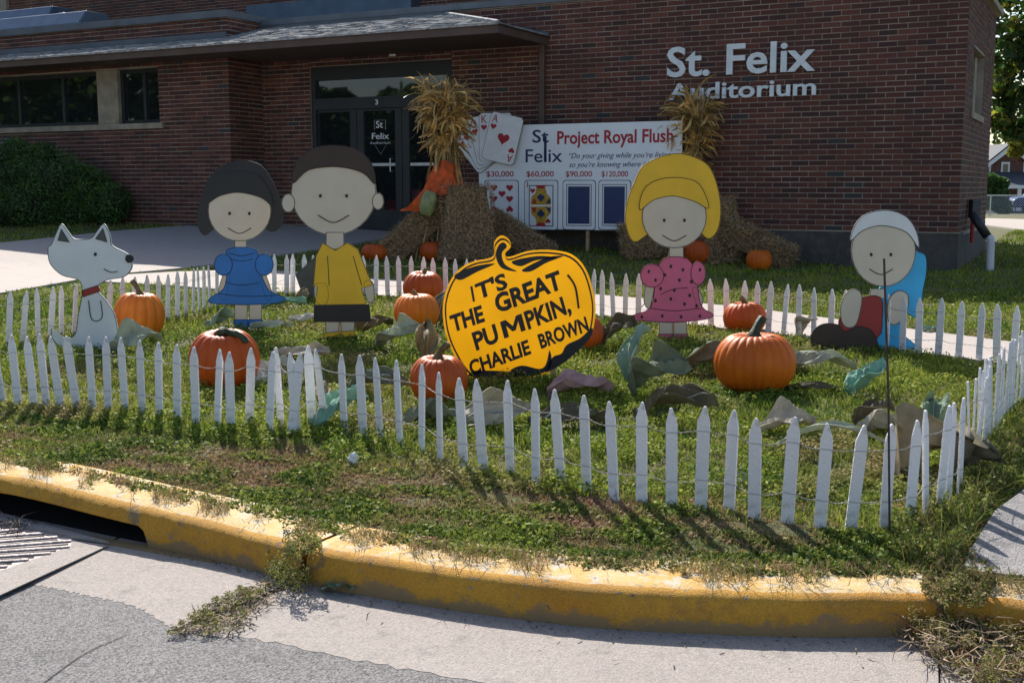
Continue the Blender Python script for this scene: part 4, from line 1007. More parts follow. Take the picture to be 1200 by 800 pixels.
for u_, v_ in [(0, 0), (0, 1), (.26, 1), (.5, .5), (.74, 1), (1, 1), (1, 0), (.78, 0), (.78, .66), (.58, .22), (.42, .22), (.22, .66), (.22, 0)]:
    x_, y_ = PK0(.295 + .225 * u_ + .02 * v_); mw.append(hity(x_ - .373 * 20 * v_, y_ - .928 * 20 * v_, Y) - Vector((0, .0027, 0)))
MB().prism(mw, Vector((0, -.002, 0))).build('lettering', K['black'], t); sign_text("CHARLIE", 553, 439, 624, 413, 16, .036); sign_text("BROWN", 634, 408, 692, 386, 16, .036)
line([(665, 322), (674, 336), (678, 361)], Y, .6, t, .008, 'painted_mark')
stake(600, 436, Y, t); stake(648, 426, Y, t)

# ---------------------------------------------------------------- fundraiser board with playing cards
bs0, bz1 = M(561, 147, .8); BY = .55
def BP(x, y, off=0.): h = hitp(x, y, CN + NN * (BY + off), NN); return h
BD = thing('fundraiser_board', G(690, 289), 'large white board with playing cards, blue St Felix logo and red Project Royal Flush heading', 'sign')
def quad(x0, y0, x1, y1, m, name, parent, off=.003, th=.003, rnd=0):
    """upright rectangle lying on the board: pixel corners, straightened to the board's own axes"""
    a, b = BP(x0, y0), BP(x1, y1); s_a, s_b = (a - CN).dot(UU), (b - CN).dot(UU); z0, z1 = min(a.z, b.z), max(a.z, b.z)
    if not rnd: return MB().box(CN + UU * min(s_a, s_b) + NN * (BY + off) + ZZ * z0, UU * abs(s_a - s_b), NN * th, ZZ * (z1 - z0)).build(name, m, parent)
    c = []; lo, hi = min(s_a, s_b), max(s_a, s_b)
    for (cx_, cz_, a0) in ((hi - rnd, z1 - rnd, 0), (lo + rnd, z1 - rnd, 90), (lo + rnd, z0 + rnd, 180), (hi - rnd, z0 + rnd, 270)):
        for k in range(5): an = math.radians(a0 + k * 22.5); c.append(CN + UU * (cx_ + rnd * math.cos(an)) + NN * (BY + off) + ZZ * (cz_ + rnd * math.sin(an)))
    return MB().prism(c, NN * th).build(name, m, parent)
quad(561, 148, 797, 271.5, K['board'], 'panel', BD, -.03, .03)
for x in (585, 690, 780):
    a = BP(x, 160); s_ = (a - CN).dot(UU); gp = CN + UU * s_ + NN * BY; z = tz(gp.x, gp.y); MB().box(CN + UU * s_ + NN * (BY - .035) + ZZ * (z - .2), UU * .05, -NN * .05, ZZ * (a.z - z + .2)).build('post', K['ply'], BD)
def btext(s, x0, x1, yb, cap_px, m, bold=.012, shear=0., off=.002, parent=None):
    a, b = BP(x0, yb), BP(x1, yb); w = (a - b).dot(UU); cap = cap_px / FPX * a.y; a = CN + UU * (a - CN).dot(UU) + NN * (BY + off) + ZZ * BP((x0 + x1) / 2, yb).z
    letters(s, a, -UU, ZZ, NN, w, cap, .002, m, parent or BD, bold=bold, shear=shear)
btext('St', 624, 643, 167, 14, K['navy'], .012); btext('Felix', 616, 659, 190, 14.5, K['navy'], .006)
quad(637.6, 160, 640.6, 190, K['navy'], 'logo_stroke', BD, .002, .002)
btext('Project Royal Flush', 653, 789, 167.5, 14, K['prred'], .022)
btext('\u201cDo your giving while you\u2019re living', 667, 786, 185, 6, K['navy'], .0, .35)
btext('so you\u2019re knowing where it\u2019s going', 667, 784, 195.5, 6, K['navy'], .0, .35)
def heart(cx_, cy_, s, parent, m=None, off=.006, flip=False, rot=0., frame=None):
    pts = []
    for k in range(24):
        a = 2 * math.pi * k / 24; x = 16 * math.sin(a) ** 3; y = 13 * math.cos(a) - 5 * math.cos(2 * a) - 2 * math.cos(3 * a) - math.cos(4 * a)
        x, y = x / 32 * s, y / 30 * s; y = -y if flip else y
        x, y = x * math.cos(rot) - y * math.sin(rot), x * math.sin(rot) + y * math.cos(rot); pts.append((cx_ + x, cy_ - y))
    w3 = [BP(x, y) + NN * off for x, y in pts]
    return MB().prism(w3, NN * .002).build('heart', m or K['prred'], parent)
for i, (x0, lab) in enumerate(((568, '$30,000'), (615, '$60,000'), (660, '$90,000'), (702, '$120,000'))):
    btext(lab, x0 + (2 if i < 2 else 3), x0 + 34, 207, 6.2, K['prred'], .008)
    e = quad(x0 - .5, 211, x0 + 40 - i, 270, K['navy'], 'card_edge', BD, .0018, .0010, .05)
    c = quad(x0 + .2, 211.8, x0 + 39.2 - i, 269.2, K['whiteprint'], 'playing_card', BD, .003, .002, .05)
    if i == 0:
        for (dx, y) in ((11, 220), (29.5, 220), (20.5, 227), (11, 233), (29.5, 233), (11, 245), (29.5, 245), (20.5, 252), (11, 259), (29.5, 259)): heart(x0 + dx, y, 8.2, c, flip=y > 240)
        btext('10', x0 + 1.5, x0 + 5.5, 218, 5, K['prred'], .0, 0, .006, c)
    if i == 1:
        bx = lambda a, b, a2, b2, m, o=.0062: quad(x0 + a, b, x0 + a2, b2, m, 'card_print', c, o, .0012)
        bx(5, 217, 33.5, 265.5, K['navy'], .0052); bx(6, 218, 32.5, 264.5, K['whiteprint'], .006)
        for fy in (1, -1):
            yc = 241
            q = [(19, yc - fy * 24), (14, yc - fy * 22), (13, yc - fy * 15), (8, yc - fy * 10), (7, yc - fy * 1), (31, yc - fy * 1), (31, yc - fy * 8), (26, yc - fy * 14), (24, yc - fy * 22)]
            MB().prism([BP(x0 + a, b) + NN * .0075 for a, b in q], NN * .001).build('card_print', K['gold'], c)
            q = [(14, yc - fy * 10), (19, yc - fy * 4), (24, yc - fy * 10), (19, yc - fy * 14)]; MB().prism([BP(x0 + a, b) + NN * .0092 for a, b in q], NN * .001).build('card_print', K['navy'], c)
            q = [(12, yc - fy * 24), (26, yc - fy * 24), (22, yc - fy * 20), (16, yc - fy * 20)]; MB().prism([BP(x0 + a, b) + NN * .0092 for a, b in q], NN * .001).build('card_print', K['prred'], c)
            q = [(8, yc - fy * 3), (12, yc - fy * 9), (14, yc - fy * 2)]; MB().prism([BP(x0 + a, b) + NN * .0092 for a, b in q], NN * .001).build('card_print', K['prred'], c)
            q = [(25, yc - fy * 2), (29, yc - fy * 9), (31, yc - fy * 3)]; MB().prism([BP(x0 + a, b) + NN * .0092 for a, b in q], NN * .001).build('card_print', K['navy'], c)
        heart(x0 + 9.5, 223.5, 6, c, off=.01); heart(x0 + 27.5, 259, 6, c, off=.01, flip=True); btext('J', x0 + 1.5, x0 + 4, 218, 5, K['prred'], .0, 0, .006, c)
    if i > 1:
        quad(x0 + 4, 216, x0 + 35 - i, 265, K['navy'], 'card_print', c, .0055, .001); quad(x0 + 4.8, 216.8, x0 + 34.2 - i, 264.2, K['whiteprint'], 'card_print', c, .0066, .001); quad(x0 + 6, 218.5, x0 + 33 - i, 262.5, K['navy'], 'card_print', c, .0078, .001)
# fan of five cards fixed to the board's top left corner
piv = (583, 205)
def rotp(pts, c0, a): return [(c0[0] + (x - c0[0]) * math.cos(a) - (y - c0[1]) * math.sin(a), c0[1] + (x - c0[0]) * math.sin(a) + (y - c0[1]) * math.cos(a)) for x, y in pts]
cw, chh = 39, 57
for i, (ch, ang, px_, py_) in enumerate((('10', -38, 560, 170), ('J', -26, 566, 166), ('Q', -13, 574.5, 162.5), ('K', 0, 583, 161), ('A', 13, 591.5, 162.5))):
    a = math.radians(ang); R0 = [(-cw / 2 + 3, -chh / 2), (cw / 2 - 3, -chh / 2), (cw / 2, -chh / 2 + 3), (cw / 2, chh / 2 - 3), (cw / 2 - 3, chh / 2), (-cw / 2 + 3, chh / 2), (-cw / 2, chh / 2 - 3), (-cw / 2, -chh / 2 + 3)]
    R1 = rotp([(px_ + x, py_ + y) for x, y in R0], (px_, py_), a); of = .02 + i * .012
    MB().prism([BP(x, y) + NN * of for x, y in R1], NN * .004).build('card_edge', K['grey'], BD)
    R2 = rotp([(px_ + x * .975, py_ + y * .985) for x, y in R0], (px_, py_), a)
    c = MB().prism([BP(x, y) + NN * (of + .002) for x, y in R2], NN * .005).build('playing_card', K['whiteprint'], BD)
    w = lambda x, y: rotp([(px_ + x, py_ + y)], (px_, py_), a)[0]
    hx, hy = w(-cw / 2 + 6, -chh / 2 + 17); heart(hx, hy, 7, c, off=of + .009, rot=-a)
    p0, p1, pu_ = w(-cw / 2 + 3, -chh / 2 + 12), w(-cw / 2 + 9.5, -chh / 2 + 12), w(-cw / 2 + 3, -chh / 2 + 3)
    A0, A1, A2 = (BP(*q_) + NN * (of + .009) for q_ in (p0, p1, pu_)); letters(ch, A0, (A1 - A0).normalized(), (A2 - A0).normalized(), NN, (A1 - A0).length, (A2 - A0).length, .002, K['prred'], c, bold=0)
    if ch == 'A':
        heart(*w(1, 0), 14, c, off=of + .009, rot=-a); hx, hy = w(cw / 2 - 6, chh / 2 - 17); heart(hx, hy, 7, c, off=of + .009, rot=-a, flip=True)
        p0, p1, pu_ = w(cw / 2 - 3, chh / 2 - 12), w(cw / 2 - 9.5, chh / 2 - 12), w(cw / 2 - 3, chh / 2 - 3)
        A0, A1, A2 = (BP(*q_) + NN * (of + .009) for q_ in (p0, p1, pu_)); letters('A', A0, (A1 - A0).normalized(), (A2 - A0).normalized(), NN, (A1 - A0).length, (A2 - A0).length, .002, K['prred'], c, bold=0)

# ---------------------------------------------------------------- pumpkins
def pumpkin(px, py, wpx, hpx, label, m=0, ribs=22, stem='tan', sl=.09, lean=(0, 0), seed=0, cat='pumpkin', name='pumpkin', skin=None, base=None, depth=.05):
    b = base or G(px, py); d = (b - Ov).dot(Fv); rx = wpx / 2 * d / FPX
    b = Vector((b.x, b.y + rx * .8, 0)); b.z = tz(b.x, b.y) if base is None else base.z; d = (b - Ov).dot(Fv); rx = wpx / 2 * d / FPX; hz = hpx * d / FPX * .5
    root = thing(name, b, label, cat, 'pumpkins on the lawn' if cat == 'pumpkin' else None); rs = random.Random(seed); NU, NV = ribs * 6, 28; V = []; Fs = []
    ph = [rs.uniform(-.25, .25) for _ in range(ribs)]; am = [rs.uniform(.7, 1.25) for _ in range(ribs)]; R = Matrix.Rotation(lean[0], 3, 'Y') @ Matrix.Rotation(lean[1], 3, 'X')
    c = b + ZZ * (hz * .93)
    for j in range(NV + 1):
        v = math.pi * j / NV
        for i in range(NU):
            u = 2 * math.pi * i / NU; f = i / 6; k = int(f) % ribs; fr_ = f - int(f); rib = abs(math.sin(math.pi * fr_)) ** .55
            r = (1 - depth * am[k] * (1 - rib) * math.sin(v) ** .3) * (1 + .03 * math.sin(u * 2 + seed) + .02 * math.sin(u * 3 + seed * 2))
            sv, cv = math.sin(v), math.cos(v)
            rr = rx * r * (sv ** .82); z = hz * (cv * (1 - .0 * sv)); z -= hz * .30 * math.exp(-(sv / .30) ** 2) * (1 if cv > 0 else -.9)
            V.append(c + R @ Vector((rr * math.cos(u), rr * math.sin(u), z * (1 + .03 * rib))))
    for j in range(NV):
        for i in range(NU): a = j * NU + i; e = j * NU + (i + 1) % NU; Fs.append((a, a + NU, e + NU, e))
    MB().add(V, Fs).build('skin', skin or PM[m], root, smooth=True)
    if stem:
        tp = c + R @ Vector((0, 0, hz * .66)); a0 = rs.uniform(0, 6.28); k = sl
        pts = [tp, tp + R @ Vector((0, 0, k * .45)), tp + R @ Vector((.25 * k * math.cos(a0), .25 * k * math.sin(a0), k * .85)), tp + R @ Vector((.6 * k * math.cos(a0), .6 * k * math.sin(a0), k * 1.15))]
        if stem == 'curl': pts = [tp, tp + Vector((-.01, -.02, .04)), tp + Vector((.03, -.06, .06)), tp + Vector((.09, -.08, .05)), tp + Vector((.15, -.09, .02)), tp + Vector((.17, -.10, -.01))]
        P_ = catmull(pts, 4); n = len(P_); base_r = rx * .13 + .008; mb = MB(); nn = 10; ref = Vector((1, 0, 0))
        for i, p in enumerate(P_):
            dd = (P_[min(i + 1, n - 1)] - P_[max(0, i - 1)]).normalized(); x = (ref - dd * ref.dot(dd)).normalized(); y = dd.cross(x); t_ = i / (n - 1); rr = base_r * (1.5 - 1.1 * min(1, t_ * 2.2) + .25 * t_)
            for q in range(nn): an = 2 * math.pi * q / nn; q2 = rr * (1 + (.22 if q % 2 else -.1)); mb.v.append(tuple(p + x * math.cos(an) * q2 + y * math.sin(an) * q2))
        for i in range(n - 1):
            for q in range(nn): a = i * nn + q; e = i * nn + (q + 1) % nn; mb.f.append((a, e, e + nn, a + nn))
        mb.f.append(tuple((n - 1) * nn + q for q in range(nn)))
        mb.build('stem', K['stemg'] if stem in ('green', 'curl') else K['stem'], root, smooth=True)
    return root
pumpkin(157, 400, 56, 58, 'tall orange pumpkin with straight stem beside the white dog cut-out', 2, 14, 'tan', .13, (.06, 0), 1, depth=.09)
pumpkin(257, 460, 80, 72, 'orange pumpkin with dark curled stem behind the front fence, below the blue dress', 1, 16, 'curl', .1, (0, .12), 2, depth=.08)
pumpkin(513, 478, 68, 60, 'orange pumpkin with tan stem in front of the yellow pumpkin sign, just behind the fence', 1, 20, 'tan', .11, (.0, .05), 3)
pumpkin(486, 389, 55, 45, 'bright orange pumpkin standing left of the yellow sign, nearer one of two', 2, 20, 'tan', .06, (0, 0), 4)
pumpkin(495, 358, 49, 40, 'reddish orange pumpkin left of the yellow sign, farther one of two', 1, 18, 'tan', .06, (.05, .1), 5, depth=.07)
pumpkin(684, 414, 50, 44, 'orange pumpkin mostly hidden behind the right edge of the yellow sign', 1, 20, 'tan', .05, (0, 0), 6)
pumpkin(876, 393, 50, 39, 'orange pumpkin right of the pink dress cut-out, behind the biggest pumpkin', 1, 20, 'tan', .07, (0, 0), 7)
pumpkin(891, 466, 92, 74, 'biggest orange pumpkin with tall dark green stem in the open grass', 0, 24, 'green', .13, (-.02, .0), 8, depth=.035)
pumpkin(438, 307, 32, 21, 'flat orange pumpkin beside the left hay bales, leftmost at their foot', 1, 18, 'tan', .05, (0, 0), 9)
pumpkin(507, 308, 34, 25, 'orange pumpkin sitting in the gap between the left hay bales', 1, 18, 'tan', .08, (0, 0), 10)
pumpkin(820, 311, 34, 30, 'orange pumpkin against the right hay bales, partly behind the pink dress cut-out', 1, 18, None, .05, (0, 0), 11)
pumpkin(892, 318, 31, 26, 'orange pumpkin at the right end of the right hay bales', 0, 18, 'tan', .03, (0, 0), 12)
pumpkin(492, 499, 14, 12, 'tiny orange pumpkin in the grass just inside the front fence', 1, 12, 'tan', .02, (0, 0), 13)

# ---------------------------------------------------------------- hay bales and corn shocks
def straw_on(mb_pts, n, ln, rs, faces):
    V = []; F_ = []
    for _ in range(n):
        o, a, b, nn = faces[rs.choices(range(len(faces)), [(f[1].length * f[2].length) for f in faces])[0]]
        p = o + a * rs.random() + b * rs.random() + nn * rs.uniform(-.01, .02)
        d = (a.normalized() * rs.gauss(0, 1) + b.normalized() * rs.gauss(0, 1) + nn * rs.gauss(.25, .45)).normalized() * ln * rs.uniform(.4, 1.5); w = d.cross(Vector((rs.gauss(0, 1), rs.gauss(0, 1), rs.gauss(0, 1)))).normalized() * .0035
        k = len(V); bend = nn * rs.uniform(-.02, .02); V += [p - w, p + w, p + d * .5 + bend + w, p + d * .5 + bend - w, p + d]; F_ += [(k, k + 1, k + 2, k + 3), (k + 3, k + 2, k + 4)]
    mb_pts.add(V, F_)
def bale(name, ce, sx_, sy_, sz_, R, label, seed, grp='hay bales round the corn shocks', taper=0.):
    rs = random.Random(seed); ce = Vector(ce); root = thing('hay_bale', Vector((ce.x, ce.y, tz(ce.x, ce.y))), label, 'hay bale', grp)
    bm = bmesh.new(); bmesh.ops.create_cube(bm, size=1); bmesh.ops.subdivide_edges(bm, edges=bm.edges, cuts=9, use_grid_fill=True)
    for v in bm.verts:
        p = v.co; q = Vector((p.x * sx_, p.y * sy_, p.z * sz_)); e = sum(abs(abs(c_) - .5) < .001 for c_ in p)
        q *= 1 - .018 * e; q.x *= 1 - (taper * (p.z + .5));  q += Vector((rs.gauss(0, 1), rs.gauss(0, 1), rs.gauss(0, 1))) * .010
        if abs(p.x) < .26 and abs(p.x) > .14: q.y *= .97; q.z *= .97
        v.co = ce + R @ q - root.location
    me = bpy.data.meshes.new('bale_body'); bm.to_mesh(me); bm.free(); me.materials.append(K['hay']); link('bale_body', me, root)
    X, Y_, Z_ = R @ Vector((sx_, 0, 0)), R @ Vector((0, sy_, 0)), R @ Vector((0, 0, sz_)); fs = []
    for s_ in (-1, 1):
        for a, b, c_ in ((X, Y_, Z_), (Y_, Z_, X), (X, Z_, Y_)):
            n_ = c_ * s_ * .5; tk = (1 - taper * .5); o = ce + n_ * (tk if c_ is X else 1) - a / 2 * (tk if a is X else 1) - b / 2; a = a * (tk if a is X else 1)
            if n_.normalized().dot(Vector((0, -1, .2))) > -.35: fs.append((o, a, b, n_.normalized()))
    mb = MB(); straw_on(mb, 2300, .075, rs, fs); mb.build('straw', K['straw'], root, kind='stuff')
    for sg in (-.2, .2):
        pts = [ce + R @ Vector((sx_ * sg, sy_ * a * .515, sz_ * b * .515)) for a, b in ((-1, -1), (1, -1), (1, 1), (-1, 1), (-1, -1))]; MB().tube(pts, .004, 4).build('twine', K['ribbon'] if False else K['straw'], root)
def RM(rx=0, ry=0, rz=0): return Matrix.Rotation(rz, 3, 'Z') @ Matrix.Rotation(ry, 3, 'Y') @ Matrix.Rotation(rx, 3, 'X')
gL = G(545, 306); zl = gL.z; gx = gL.x; gy = gL.y
bale('b', (gx - .70, gy + .25, zl + .47), 1.42, .46, .42, RM(0, -.74, .05), 'left leaning hay bale of the left corn shock, sloping up to the right', 1)
bale('b', (gx + .03, gy + .02, zl + .52), .92, .42, 1.10, RM(-.22, 0, .12), 'hay bale standing on end in front of the left corn shock', 2, taper=.42)
bale('b', (gx + .82, gy + .55, zl + .30), 1.05, .46, .36, RM(0, .55, -.1), 'dark hay bale leaning down to the right behind the yellow sign stem', 3)
gR = G(800, 306); rx_ = gR.x; ry_ = gR.y; rz_ = gR.z
bale('b', (rx_ - .45, ry_ + .3, rz_ + .30), .85, .46, .52, RM(0, -.1, .05), 'hay bale seen under the left hair of the pink dress cut-out', 4)
bale('b', (rx_ + .48, ry_ - .15, rz_ + .42), .50, .42, .95, RM(-.15, -.1, .1), 'hay bale standing on end right of the pink dress cut-out', 5)
bale('b', (rx_ + .95, ry_ - .42, rz_ + .30), 1.2, .36, .34, RM(0, .42, -.45), 'hay bale sloping down to the right beside the rightmost bale pumpkin', 6)

def corn_shock(px, ptop, pneck, pbase, base, label, seed, spread=1., nleaf=420):
    rs = random.Random(seed); Yc = base.y + .25; c = Vector((hity(px, pneck, Yc).x, Yc, 0)); zt_ = hity(px, ptop, Yc).z; zn = hity(px, pneck, Yc).z; zb = base.z
    root = thing('corn_shock', Vector((c.x, c.y, zb)), label, 'corn shock', 'tied corn shocks')
    st = MB(); lf = MB(); ts = MB(); H = zt_ - zn
    for i in range(46):
        a = rs.uniform(0, 6.283); r = .30 * math.sqrt(rs.random()); b_ = c + Vector((math.cos(a) * r * 1.9, math.sin(a) * r * 1.2, zb)); m_ = c + Vector((math.cos(a) * r * .5, math.sin(a) * r * .5, zn)); e = rs.uniform(.55, .95)
        t_ = c + Vector((math.cos(a) * r * 1.2 * spread, math.sin(a) * r, zn + H * e)); P_ = catmull([b_, m_, t_], 4); st.tube(P_, [.013] * 5 + [.006] * (len(P_) - 5), 5, cap=False)
        # tassel
        for k in range(6):
            d = Vector((rs.gauss(0, .4), rs.gauss(0, .4), 1)).normalized() + (t_ - m_).normalized() * .8; d.normalize(); L = rs.uniform(.18, .38); s_ = t_ - (t_ - m_) * .08
            w = d.cross(Vector((rs.gauss(0, 1), rs.gauss(0, 1), 0))).normalized() * .005; q1 = s_ + d * L * .6; q2 = s_ + d * L + Vector((d.x, d.y, -.4)) * .06
            ts.add([s_ - w, s_ + w, q1 + w, q1 - w, q2], [(0, 1, 2, 3), (3, 2, 4)])
    for i in range(nleaf):
        a = rs.uniform(0, 6.283); t0 = rs.random() ** .8; r = .07 + .20 * t0 * spread; s_ = c + Vector((math.cos(a) * r * spread, math.sin(a) * r, zn + H * (.02 + .80 * t0)))
        out = Vector((math.cos(a + rs.gauss(0, .5)), math.sin(a + rs.gauss(0, .5)), 0)); L = rs.uniform(.25, .62) * (.65 + .5 * t0); wd = rs.uniform(.010, .026); up = rs.uniform(.0, 2.2); pts = []; p = s_.copy(); d = (out * .7 * spread + ZZ * up).normalized()
        tw = rs.uniform(-.6, .6); sd0 = out.cross(ZZ)
        for k in range(7):
            pts.append(p.copy()); p = p + d * L / 6; d = (d + Vector((rs.gauss(0, .42), rs.gauss(0, .42), -rs.uniform(-.15, .75)))).normalized()
        V = []; F_ = []
        for k, q_ in enumerate(pts):
            w_ = wd * (math.sin(math.pi * (k + .6) / 7.2)) + .001; sdv = (sd0 + ZZ * math.sin(tw * k) + out * math.cos(tw * k * 1.7) * .4).normalized()
            V += [q_ - sdv * w_, q_ + sdv * w_ + ZZ * .006]
        for k in range(6): F_.append((2 * k, 2 * k + 1, 2 * k + 3, 2 * k + 2))
        lf.add(V, F_)
    for i in range(14):      # long leaves hanging below the tie
        a = rs.uniform(0, 6.283); s_ = c + Vector((math.cos(a) * .16, math.sin(a) * .14, zn + rs.uniform(-.05, .25))); L = rs.uniform(.3, .75); V = []; F_ = []; sd0 = Vector((-math.sin(a), math.cos(a), 0)); wd = rs.uniform(.012, .03)
        for k in range(6):
            q_ = s_ + Vector((math.cos(a), math.sin(a), 0)) * (.05 + .10 * k / 5 + rs.gauss(0, .01)) - ZZ * L * k / 5; w_ = wd * math.sin(math.pi * (k + .7) / 6.4); V += [q_ - sd0 * w_, q_ + sd0 * w_ + Vector((0, 0, rs.gauss(0, .01)))]
        for k in range(5): F_.append((2 * k, 2 * k + 1, 2 * k + 3, 2 * k + 2))
        lf.add(V, F_)
    st.build('stalks', K['cornstalk'], root, kind='stuff'); lf.build('leaves', K['corn'], root, kind='stuff', smooth=True); ts.build('tassels', K['cornstalk'], root, kind='stuff')
    # wrinkled mesh ribbon round the neck, with a tail
    mb = MB(); nu, nv = 40, 12; V = []; F_ = []
    hr = (zn - zb) * .34
    for j in range(nv + 1):
        for i in range(nu):
            u = 2 * math.pi * i / nu; v = j / nv; r = .15 + .20 * v + .016 * math.sin(u * 7 + v * 6 + seed) + .010 * math.sin(u * 13 - v * 9); V.append(c + Vector((r * math.cos(u), r * math.sin(u) * .9, zn - hr * v + .02 * math.sin(u * 3))))
    for j in range(nv):
        for i in range(nu): a = j * nu + i; e = j * nu + (i + 1) % nu; F_.append((a, e, e + nu, a + nu))
    mb.add(V, F_)
    def tail(p0, p1, p2, w):
        P_ = catmull([p0, p1, p2], 6); V = []; F_ = []
        for k, q_ in enumerate(P_):
            for e in range(5): V.append(q_ + Vector((w * (e - 2) / 2 * (.6 + .4 * k / len(P_)), -.02 * math.sin(e * 2.2 + k), .01 * math.sin(e * 3 + k * 1.3))))
        for k in range(len(P_) - 1):
            for e in range(4): a = k * 5 + e; F_.append((a, a + 1, a + 6, a + 5))
        mb.add(V, F_)
    zr_ = zn - hr
    if seed == 1: tail(c + Vector((-.05, -.2, zn - hr * .3)), c + Vector((-.30, -.30, zr_ - .05)), c + Vector((-.50, -.28, zr_ - .22)), .16)
    tail(c + Vector((.08, -.2, zn - hr * .5)), c + Vector((.22, -.28, zr_ - .15)), c + Vector((.45, -.28, zr_ - .40)), .10)
    mb.build('ribbon', K['ribbon'], root, smooth=True)
corn_shock(522, 98, 190, 300, gL, 'big golden corn shock tied with orange mesh in front of the glass doors', 1, .85, 520)
corn_shock(811, 114, 200, 300, gR, 'golden corn shock tied with orange behind the pink dress cut-out, against the brick wall', 2, .75, 380)
# pale green gourd lying on the left bales
gpt = hity(502, 250, gL.y - .05); gp = pumpkin(500, 232, 19, 33, 'pale green striped gourd resting on top of the left hay bales', 0, 12, 'tan', .04, (.25, 0), 21, cat='gourd', name='gourd', skin=mat('gourd_skin', (.30, .30, .12), .4, .2, 9, col2=(.12, .17, .06)), base=gpt - Vector((.0, .1, .05)), depth=.08)

# ---------------------------------------------------------------- felt and burlap leaves strewn between the pumpkins
def cloth_mat(name, c): return mat(name, c, .95, .14, 9, .35, 220, trans=.12)
FM = dict(sage=cloth_mat('felt_sage', (.26, .36, .25)), grey=cloth_mat('felt_grey', (.47, .50, .37)), brown=cloth_mat('burlap_brown', (.33, .26, .15)), dark=cloth_mat('felt_dark', (.13, .11, .065)), beige=cloth_mat('burlap_beige', (.52, .46, .36)), teal=cloth_mat('felt_teal', (.22, .42, .31)), olive=cloth_mat('felt_olive', (.19, .21, .14)), pale=cloth_mat('felt_pale', (.55, .54, .47)))
FM['pinkg'] = cloth_mat('gauze_pink', (.60, .36, .33)); K['vein'] = mat('felt_vein', (.42, .44, .36), .9, .1)
def felt(px, py, label, m, L=.45, Wd=.26, yaw=0., pitch=0., roll=0., curl=.5, seed=0, lift=.02, vein=True, cat='fabric leaf', name='felt_leaf', tips=1.):
    curl *= .85; pitch *= .9
    b = G(px, py); rs = random.Random(seed); root = thing(name, b, label, cat, 'fabric leaves strewn on the lawn')
    L *= .82; Wd *= .86; nu, nv = 18, 10; R = Matrix.Rotation(yaw, 3, 'Z') @ Matrix.Rotation(-pitch, 3, 'Y') @ Matrix.Rotation(roll, 3, 'X'); V = []; F_ = []; ph = [rs.uniform(0, 6.28) for _ in range(6)]; mid = []
    for i in range(nu + 1):
        u = i / nu; w = Wd / 2 * (math.sin(math.pi * min(1, u * .94 + .05)) ** .8) * (1.05 - .35 * u * tips)
        bend = L * curl * .35 * math.sin(math.pi * u)
        for j in range(nv + 1):
            v = j / nv * 2 - 1; x = (u - .5) * L; y = v * w * (1 - .25 * curl * v * v)
            z = bend * .6 + abs(v) * curl * w * .8 + .17 * Wd * abs(curl) * (1 - 2 * abs(math.sin(u * 3.3 + ph[0] + v * 1.1))) * (.3 + abs(v)) + .12 * Wd * (1 - 2 * abs(math.sin(v * 2.2 + u * 4 + ph[1]))) + .06 * Wd * math.sin(v * 9 + ph[2]) * math.sin(u * 9 + ph[3])
            p = R @ Vector((x, y, z)) + b
            V.append(p)
        mid.append(V[-(nv // 2) - 1].copy())
    zmin = min(p.z - tz(b.x, b.y) for p in V); sh = Vector((0, 0, lift - zmin - .03)); V = [p + sh for p in V]; mid = [p + sh for p in mid]
    for i in range(nu):
        for j in range(nv): a = i * (nv + 1) + j; F_.append((a, a + 1, a + nv + 2, a + nv + 1))
    o = MB().add(V, F_).build('cloth', FM[m], root, smooth=False); s_ = o.modifiers.new('thick', 'SOLIDIFY'); s_.thickness = .006; s_.offset = 0
    if vein: MB().tube([p + R @ Vector((0, 0, .006)) for p in mid[1:-1]], [.007 - .005 * i / nu for i in range(len(mid) - 2)], 6).build('midrib', K['vein'], root, smooth=True)
    return root
PI2 = math.pi
felt(160, 412, 'crumpled pale grey felt leaf behind the left fence, under the tall pumpkin', 'grey', .50, .34, .5, .25, .5, .9, 1)
felt(264, 385, 'sage green felt leaf left of the blue dress cut-out', 'sage', .46, .30, .6, .35, -.3, .5, 2)
felt(330, 362, 'light green felt leaf lying right of the blue dress cut-out', 'teal', .62, .30, .15, .12, .1, .35, 3)
felt(355, 357, 'small folded brown felt leaf in front of the dark grey board', 'brown', .26, .22, 1.4, .9, .2, .9, 4)
felt(318, 391, 'flat grey felt leaf at the shoes of the blue dress cut-out', 'grey', .44, .20, 0., .05, .1, .3, 5, lift=.075, vein=False)
felt(362, 382, 'pale felt leaf flat in the grass left of the yellow shirt cut-out', 'pale', .44, .20, .1, .02, .1, .25, 6, lift=.075, vein=False)
felt(352, 424, 'pale beige burlap leaf with a stiff edge in front of the yellow shirt cut-out', 'beige', .55, .26, .1, .15, .3, .5, 7)
felt(322, 452, 'white crumpled felt leaf just behind the overlapping fence ends', 'pale', .42, .34, .9, .2, -.2, .7, 8, vein=False)
felt(398, 500, 'teal green felt leaf standing behind the front fence', 'teal', .46, .34, .7, .55, -.2, .5, 9)
felt(368, 468, 'brown burlap leaf behind the front fence, left of the teal leaf', 'brown', .36, .24, 2.2, .25, .3, .7, 10)
felt(440, 462, 'long dark olive felt leaf with pale rim curling behind the front fence', 'olive', .56, .24, -.25, .18, .5, .7, 11)
felt(468, 412, 'grey peaked felt leaf right of the yellow shirt cut-out', 'grey', .56, .34, -.4, .45, .5, .7, 12)
felt(436, 392, 'dark brown felt leaf at the feet of the yellow shirt cut-out', 'dark', .5, .26, .5, .25, .4, .7, 13)
felt(500, 420, 'brown burlap leaf standing upright left of the yellow pumpkin sign', 'brown', .42, .32, 1.7, .95, .1, .8, 14)
felt(518, 380, 'small olive felt leaf behind the left edge of the yellow sign', 'olive', .42, .24, 1.2, 1.1, .1, .7, 15)
